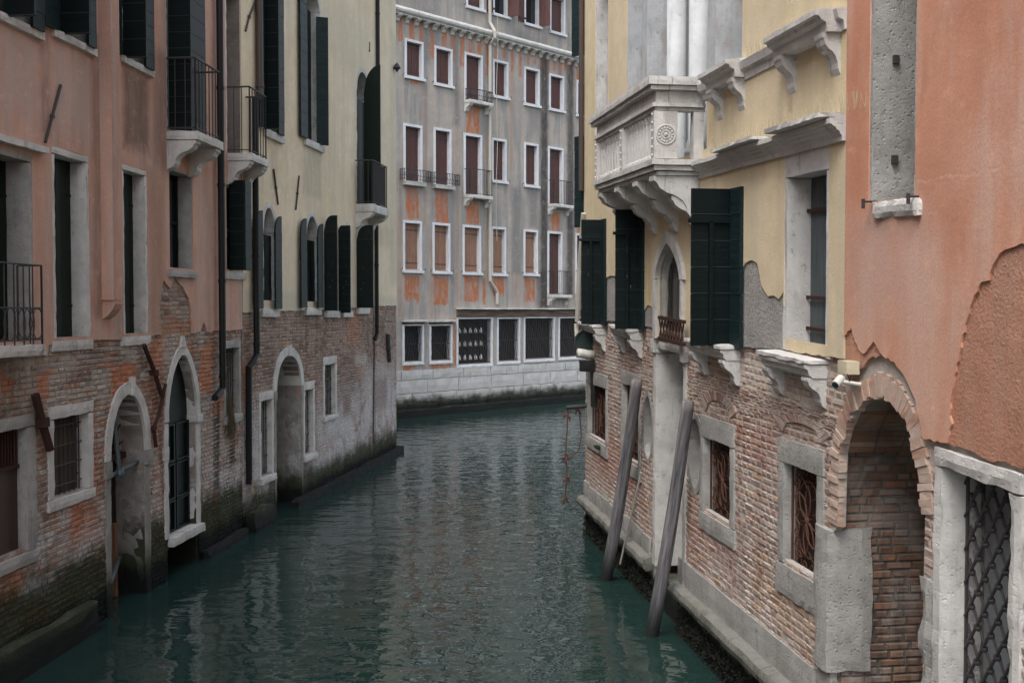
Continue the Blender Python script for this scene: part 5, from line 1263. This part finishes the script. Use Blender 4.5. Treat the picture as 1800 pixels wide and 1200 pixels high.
# latticed window to the right
u0, u1 = X(1648, 1000)[0], X(1800, 1000)[0]; vt = X(1725, 806)[1]; vb = .3
h = rect(u0+.04, u1-.04, vb, vt-.04); holes.append(h)
m = MB(FE); m.rbox(u0, u0+.09, vb, vt-.13, -.26, .04, chip=.008); m.rbox(u1-.10, u1+.02, vb, vt-.13, -.26, .04, chip=.008); m.rbox(u0, u1+.02, vt-.128, vt, -.26, .045, chip=.01); m.rbox(u0-.05, u1+.05, vb-.15, vb, -.2, .06)
w = m.build('lattice_window', 'stone', E, rough=.007)
a, b, c, d = u0+.09, u1-.10, vb, vt-.13
m = MB(FE); n_ = 5; dx = (b-a)/n_; dy = dx*1.55; rows_ = int((d-c)/dy)+1
for k in range(-rows_, n_+1):
    for sgn in (1, -1):
        P0_ = (a+dx*k if sgn > 0 else b-dx*k, c); L = d-c
        # clip the slanted bar to the frame
        pts = []
        for t in [i/60 for i in range(61)]:
            v = c+L*t; u = P0_[0]+sgn*(L*t)/dy*dx
            if a <= u <= b: pts.append((u, v, -.14+.012*sgn))
        if len(pts) > 1: m.tube([pts[0], pts[-1]], .0105, 6)
for i in range(n_*2+1):
    for j in range(rows_*2+1):
        if (i+j) % 2 == 0 or True:
            u, v = a+dx*i/2, c+dy*j/2
            if (i+j) % 2 == (0) and a+.02 < u < b-.02 and v < d: m.ball(u, v, -.14, .025, 6)
m.tube([(a+.015, c, -.14), (a+.015, d, -.14)], .013, 6); m.tube([(b-.015, c, -.14), (b-.015, d, -.14)], .013, 6)
m.build('lattice_grille', 'iron', w)
m = MB(FE); m.box(a, b, c, d, -.30, -.27); m.build('pane', 'curtain', w)
outer = [(uE0+.002, -1.2), (uE1, -1.2), (uE1, TOPE), (uE0+.002, TOPE)]
hc = holes; bE = [FE.px(x, y) for x, y in bd]
outer = [(bE[0][0]+.003, -1.2), (uE1, -1.2), (uE1, TOPE), (uE0+.002, TOPE), (uE0+.002, bE[-1][1]+.02)]+[(p[0]+.003, p[1]) for p in bE[::-1]]
wallmesh(FE, outer, hc, 'brick_right', E, th=.06, brk=(.0, 3.4), skip=.01, prj=.012, joint=.016, hd=.75)
# rough undercoat, smooth terracotta finish on top
e = [(1493, 660), (1500, 668), (1510, 650), (1530, 630), (1550, 626), (1572, 634), (1592, 660), (1612, 705), (1622, 752), (1624, 772), (1660, 776), (1690, 786), (1722, 800), (1760, 812), (1800, 822)]
T = lambda x, y: FE.px(x, y, .03)
E_ = [(uE0+.004, T(*e[0])[1])]+[T(*p) for p in e[1:]]; E_.append((uE1-.01, E_[-1][1]))
hE = [holes[1]]
m = MB(FE); m.prism(ragged(ragged(E_[:-1], .02, .10), .010, .035)+[E_[-1], (uE1-.01, TOPE-.01), (uE0+.004, TOPE-.01)], .002, .03, hE)
m.build('render_coat', 'rough_terracotta', E, recalc=False)
y_ = [(1493, 590), (1500, 575), (1506, 600), (1511, 606), (1520, 622), (1530, 612), (1538, 600), (1546, 610), (1556, 628), (1575, 634), (1594, 660), (1613, 705), (1624, 755), (1625, 770), (1668, 780), (1677, 745), (1672, 730), (1676, 700), (1686, 640), (1692, 610), (1700, 570), (1714, 530), (1728, 495), (1742, 492), (1748, 462), (1762, 448), (1780, 436), (1806, 428)]
Y_ = [(uE0+.004, T(*y_[0])[1])]+[T(*p) for p in y_[1:]]; Y_.append((uE1-.01, Y_[-1][1]+.8))
m = MB(FE); m.prism(ragged(ragged(Y_[:-1], .028, .12), .012, .035)+[Y_[-1], (uE1-.01, TOPE-.02), (uE0+.004, TOPE-.02)], .031, .046, hE); m.build('plaster', 'terracotta', E, recalc=False)
shell(FE, E, uE0+.01, uE1, TOPE, 8, 'terracotta', w0=False)
m = MB(FE); m.profile([(.002, zl-.18), (.14, zl-.18), (.16, zl-.08), (.12, zl), (.002, zl+.01)], uE0+.21, uE1, 30)
m.build('stone_ledge', 'stone_wet', E, rough=.015) if False else None

# ================================================================ FREE-STANDING AND HUNG THINGS
def post(p0, p1, r0, r1, label):
    a, b = Vector(p0), Vector(p1); d = (b-a); L = d.length; base = a-d.normalized()*1.2; L += 1.2
    m = MB(None); n_ = 40; s_ = 20; vs = []; fs = []
    for i in range(n_+1):
        z = L*i/n_; r = r0+(r1-r0)*i/n_
        if i == n_: r *= .92
        for k in range(s_):
            t = 2*math.pi*k/s_; rr = r*(1+.05*noise.noise(Vector((math.cos(t)*2, math.sin(t)*2, z*.6)))+.03*noise.noise(Vector((math.cos(t)*6, math.sin(t)*6, z*1.5+5))))
            bend = .05*math.sin(z/L*math.pi)
            vs.append((rr*math.cos(t)+bend, rr*math.sin(t), z-1.2))
    vs.append((0, 0, L-1.2+.02)); vs.append((0, 0, -1.2))
    for i in range(n_):
        for k in range(s_): k2 = (k+1) % s_; fs.append((i*s_+k, i*s_+k2, (i+1)*s_+k2, (i+1)*s_+k))
    for k in range(s_): fs.append((n_*s_+k, n_*s_+(k+1) % s_, len(vs)-2)); fs.append(((k+1) % s_, k, len(vs)-1))
    m.add(vs, fs); o = m.build('mooring_post', 'post_wood', loc=(0, 0, 0), smooth=True)
    o.location = a; o.rotation_mode = 'QUATERNION'; o.rotation_quaternion = Vector((0, 0, 1)).rotation_difference(d.normalized())
    return tag(o, label, 'mooring post', 'leaning wooden mooring posts in front of the yellow palace')
def P3(x, y, d):
    a = (x-900)/FPX; b = (600-y)/FPX; c, sn = math.cos(PITCH), math.sin(PITCH); v = Vector((a, c+b*sn, -sn+b*c)); return Vector((0, 0, H))+v*(d/v.y)
def onwater(x, y):
    q = P3(x, y, 10)-Vector((0, 0, H)); k = -H/q.z; return Vector((0, 0, H))+q*k
post(onwater(1060, 1018), P3(1120, 668, 13.7), .095, .075, 'thinner grey wooden mooring post leaning, farther from the bridge, beside the far brick windows')
post(onwater(1139, 1116), P3(1210, 705, 11.5), .088, .070, 'grey weathered wooden mooring post leaning nearest, in front of the tall water door')
# security camera and junction box
m = MB(FD); a = FD.px(1473, 670, .2); m2 = FD.px(1482, 668, .05)
m = MB(FD); m.tube([(a[0]-.03, a[1]+.02, .16), (a[0]+.02, a[1]-.025, .23)], .032, 16); m.tube([(a[0]+.04, a[1]-.02, .04), (a[0]-.01, a[1], .17)], .014, 8)
base = FD.map(a[0], a[1], .1); o = m.build('security_camera', 'white_plastic', loc=base); tag(o, 'small white security camera under the beige box at the corner of the yellow palace', 'camera')
m = MB(FD); m.tube([(a[0]+.0205, a[1]-.0255, .2305), (a[0]+.0225, a[1]-.0275, .2335)], .026, 16); l_ = m.build('lens', 'mirror_glass', loc=base); l_.parent = o; l_.location = (0, 0, 0)
m = MB(FD); b = FD.px(1474, 632, .14); c = FD.px(1488, 658, .14); m.rbox(b[0], c[0]+.02, c[1], b[1], .045, .15, chip=.002)
o = m.build('junction_box', 'beige_plastic', loc=FD.map(b[0], b[1], .1)); tag(o, 'beige plastic junction box above the white security camera', 'electrical box')
m = MB(FD); m.tube([(c[0]-.02, c[1], .1), (c[0]-.0, c[1]-.06, .11), (a[0]+.05, a[1]+.06, .15)], .005, 5); q_ = m.build('cable', 'iron', loc=FD.map(b[0], b[1], .1)); q_.parent = o; q_.location = (0, 0, 0)
# hanging tangled rope on an iron peg at the far corner
pg = [FD.px(1030, 712, .02), FD.px(1012, 722, .30)]
m = MB(FD); m.tube([(pg[0][0]+.1, pg[0][1], 0), (.0, pg[1][1], .34)], .035, 8); rp = m.build('rope_peg', 'iron', loc=FD.map(0, pg[1][1], .3)); tag(rp, 'iron peg with frayed reddish rope on the far corner of the yellow palace', 'rope')
v = pg[1][1]; m = MB(FD)
m.tube([(0, v, .32), (0, v-.4, .33), (.0, v-.85, .36), (0, v-1.1, .33), (0, v-1.6, .36)], .013, 6)
m.tube([(.02, v, .12), (.02, v-.5, .08), (.02, v-.75, .12), (.02, v-.9, .3)], .013, 6)
for kv, kn in ((-.12, .33), (-.88, .35), (-1.6, .36), (-.02, .14), (-1.25, .34)):
    for i in range(14):
        t = random.uniform(0, 6.3); m.tube([(0, v+kv, kn), (random.uniform(-.06, .06), v+kv+random.uniform(-.12, .06), kn+.07*math.cos(t))], .010, 4)
r2 = m.build('rope', 'rope', loc=FD.map(0, pg[1][1], .3)); r2.parent = rp; r2.location = (0, 0, 0)
# rope hanging between the two posts
m = MB(FD); P_ = [FD.px(x, y, .10) for x, y in ((1123, 830), (1118, 870), (1111, 915), (1104, 960), (1101, 990))]; m.tube([(a, b, .07+.03*i) for i, (a, b) in enumerate(P_)], .014, 6)
o = m.build('mooring_line', 'pale_rope', loc=FD.map(*P_[0], .1)); tag(o, 'grey mooring line hanging down the brick wall from a sill between the two posts', 'rope')
# round mirror, white bumper and bracket at the far corner
c = FD.px(1023, 600, .16); base = FD.map(c[0], c[1], .16)
m = MB(FD); m.lathe(0, 0, [(.002, 0)], 4) if False else None
m.tube([(c[0]+.16, c[1], .10), (c[0]+.20, c[1], .10)], .22, 20); o = m.build('convex_mirror', 'mirror_glass', loc=base); tag(o, 'round dark convex mirror under the far sill of the yellow palace', 'mirror')
m = MB(FD); m.tube([(c[0]+.205, c[1]+.225*math.sin(t*math.pi/12), .10+.225*math.cos(t*math.pi/12)) for t in range(24)], .018, 6, closed=True); q_ = m.build('rim', 'iron', loc=base); q_.parent = o; q_.location = (0, 0, 0)
c = FD.px(1024, 623, .2)
m = MB(FD); m.tube([(c[0]+.05, c[1]+.0, .0), (c[0]+.05, c[1]+.0, .12), (c[0]+.05, c[1]+.02, .22), (c[0]+.05, c[1]+.03, .30)], .085, 12); o = m.build('bumper', 'white_plastic', loc=FD.map(c[0], c[1], .1), smooth=True, rough=.01); tag(o, 'white rounded bumper sticking out of the corner below the round mirror', 'bumper')
m = MB(FD); m.rbox(c[0]-.02, c[0]+.14, c[1]-.30, c[1]-.10, .0, .26); m.rbox(c[0]+.02, c[0]+.1, c[1]-.9, c[1]-.301, .0, .07); o = m.build('iron_bracket', 'dark', loc=FD.map(c[0], c[1], .1)); tag(o, 'black iron bracket box below the white bumper', 'bracket')
# weeds
def weeds(F, u, v, n, cnt, spread, drop, mat, label, name='plant', up=False, r=.006):
    m = MB(F)
    for k in range(cnt):
        x, y, z = u, v, n; pts = [(x, y, z)]
        for j in range(5):
            x += random.uniform(-spread, spread); y += (drop if up else -drop)*random.uniform(.5, 1.3); z += random.uniform(-.02, .03); pts.append((x, y, max(.02, z)))
        m.tube(pts, r, 3, r*.4)
        if up or random.random() < .3:
            for p in pts[1:]:
                a = random.uniform(.01, .022); b = [random.uniform(-a, a) for _ in range(4)]
                m.add([p, (p[0]+a, p[1]+b[0], p[2]+b[1]), (p[0]+a*.4, p[1]+a, p[2]+b[2])], [(0, 1, 2)])
    return tag(m.build(name, mat, loc=F.map(u, v, n), recalc=False), label, 'plant')
a = FA.px(403, 688, .06); weeds(FA, a[0], a[1], .06, 90, .03, .16, 'weed', 'tangle of dry brown weeds hanging under the barred window of the salmon house')
a = FD.px(1187, 975, -.1); weeds(FD, a[0], .44, -.02, 60, .04, .05, 'leafy', 'green weed tuft growing at the foot of the tall water door', up=True)
a = FB.px(437, 895, .06); weeds(FB, a[0]+.05, a[1]+.7, .08, 25, .02, .09, 'spike', 'yellowish dry weed at the foot of the black drainpipe')
a = FD.px(1052, 785, .06); weeds(FD, a[0], a[1]-.05, .06, 40, .03, .015, 'leafy', 'small green moss tuft under the farthest barred window of the yellow palace', up=True, r=.004)
for o in list(scene.objects):
    if '_b' in o: del o['_b']
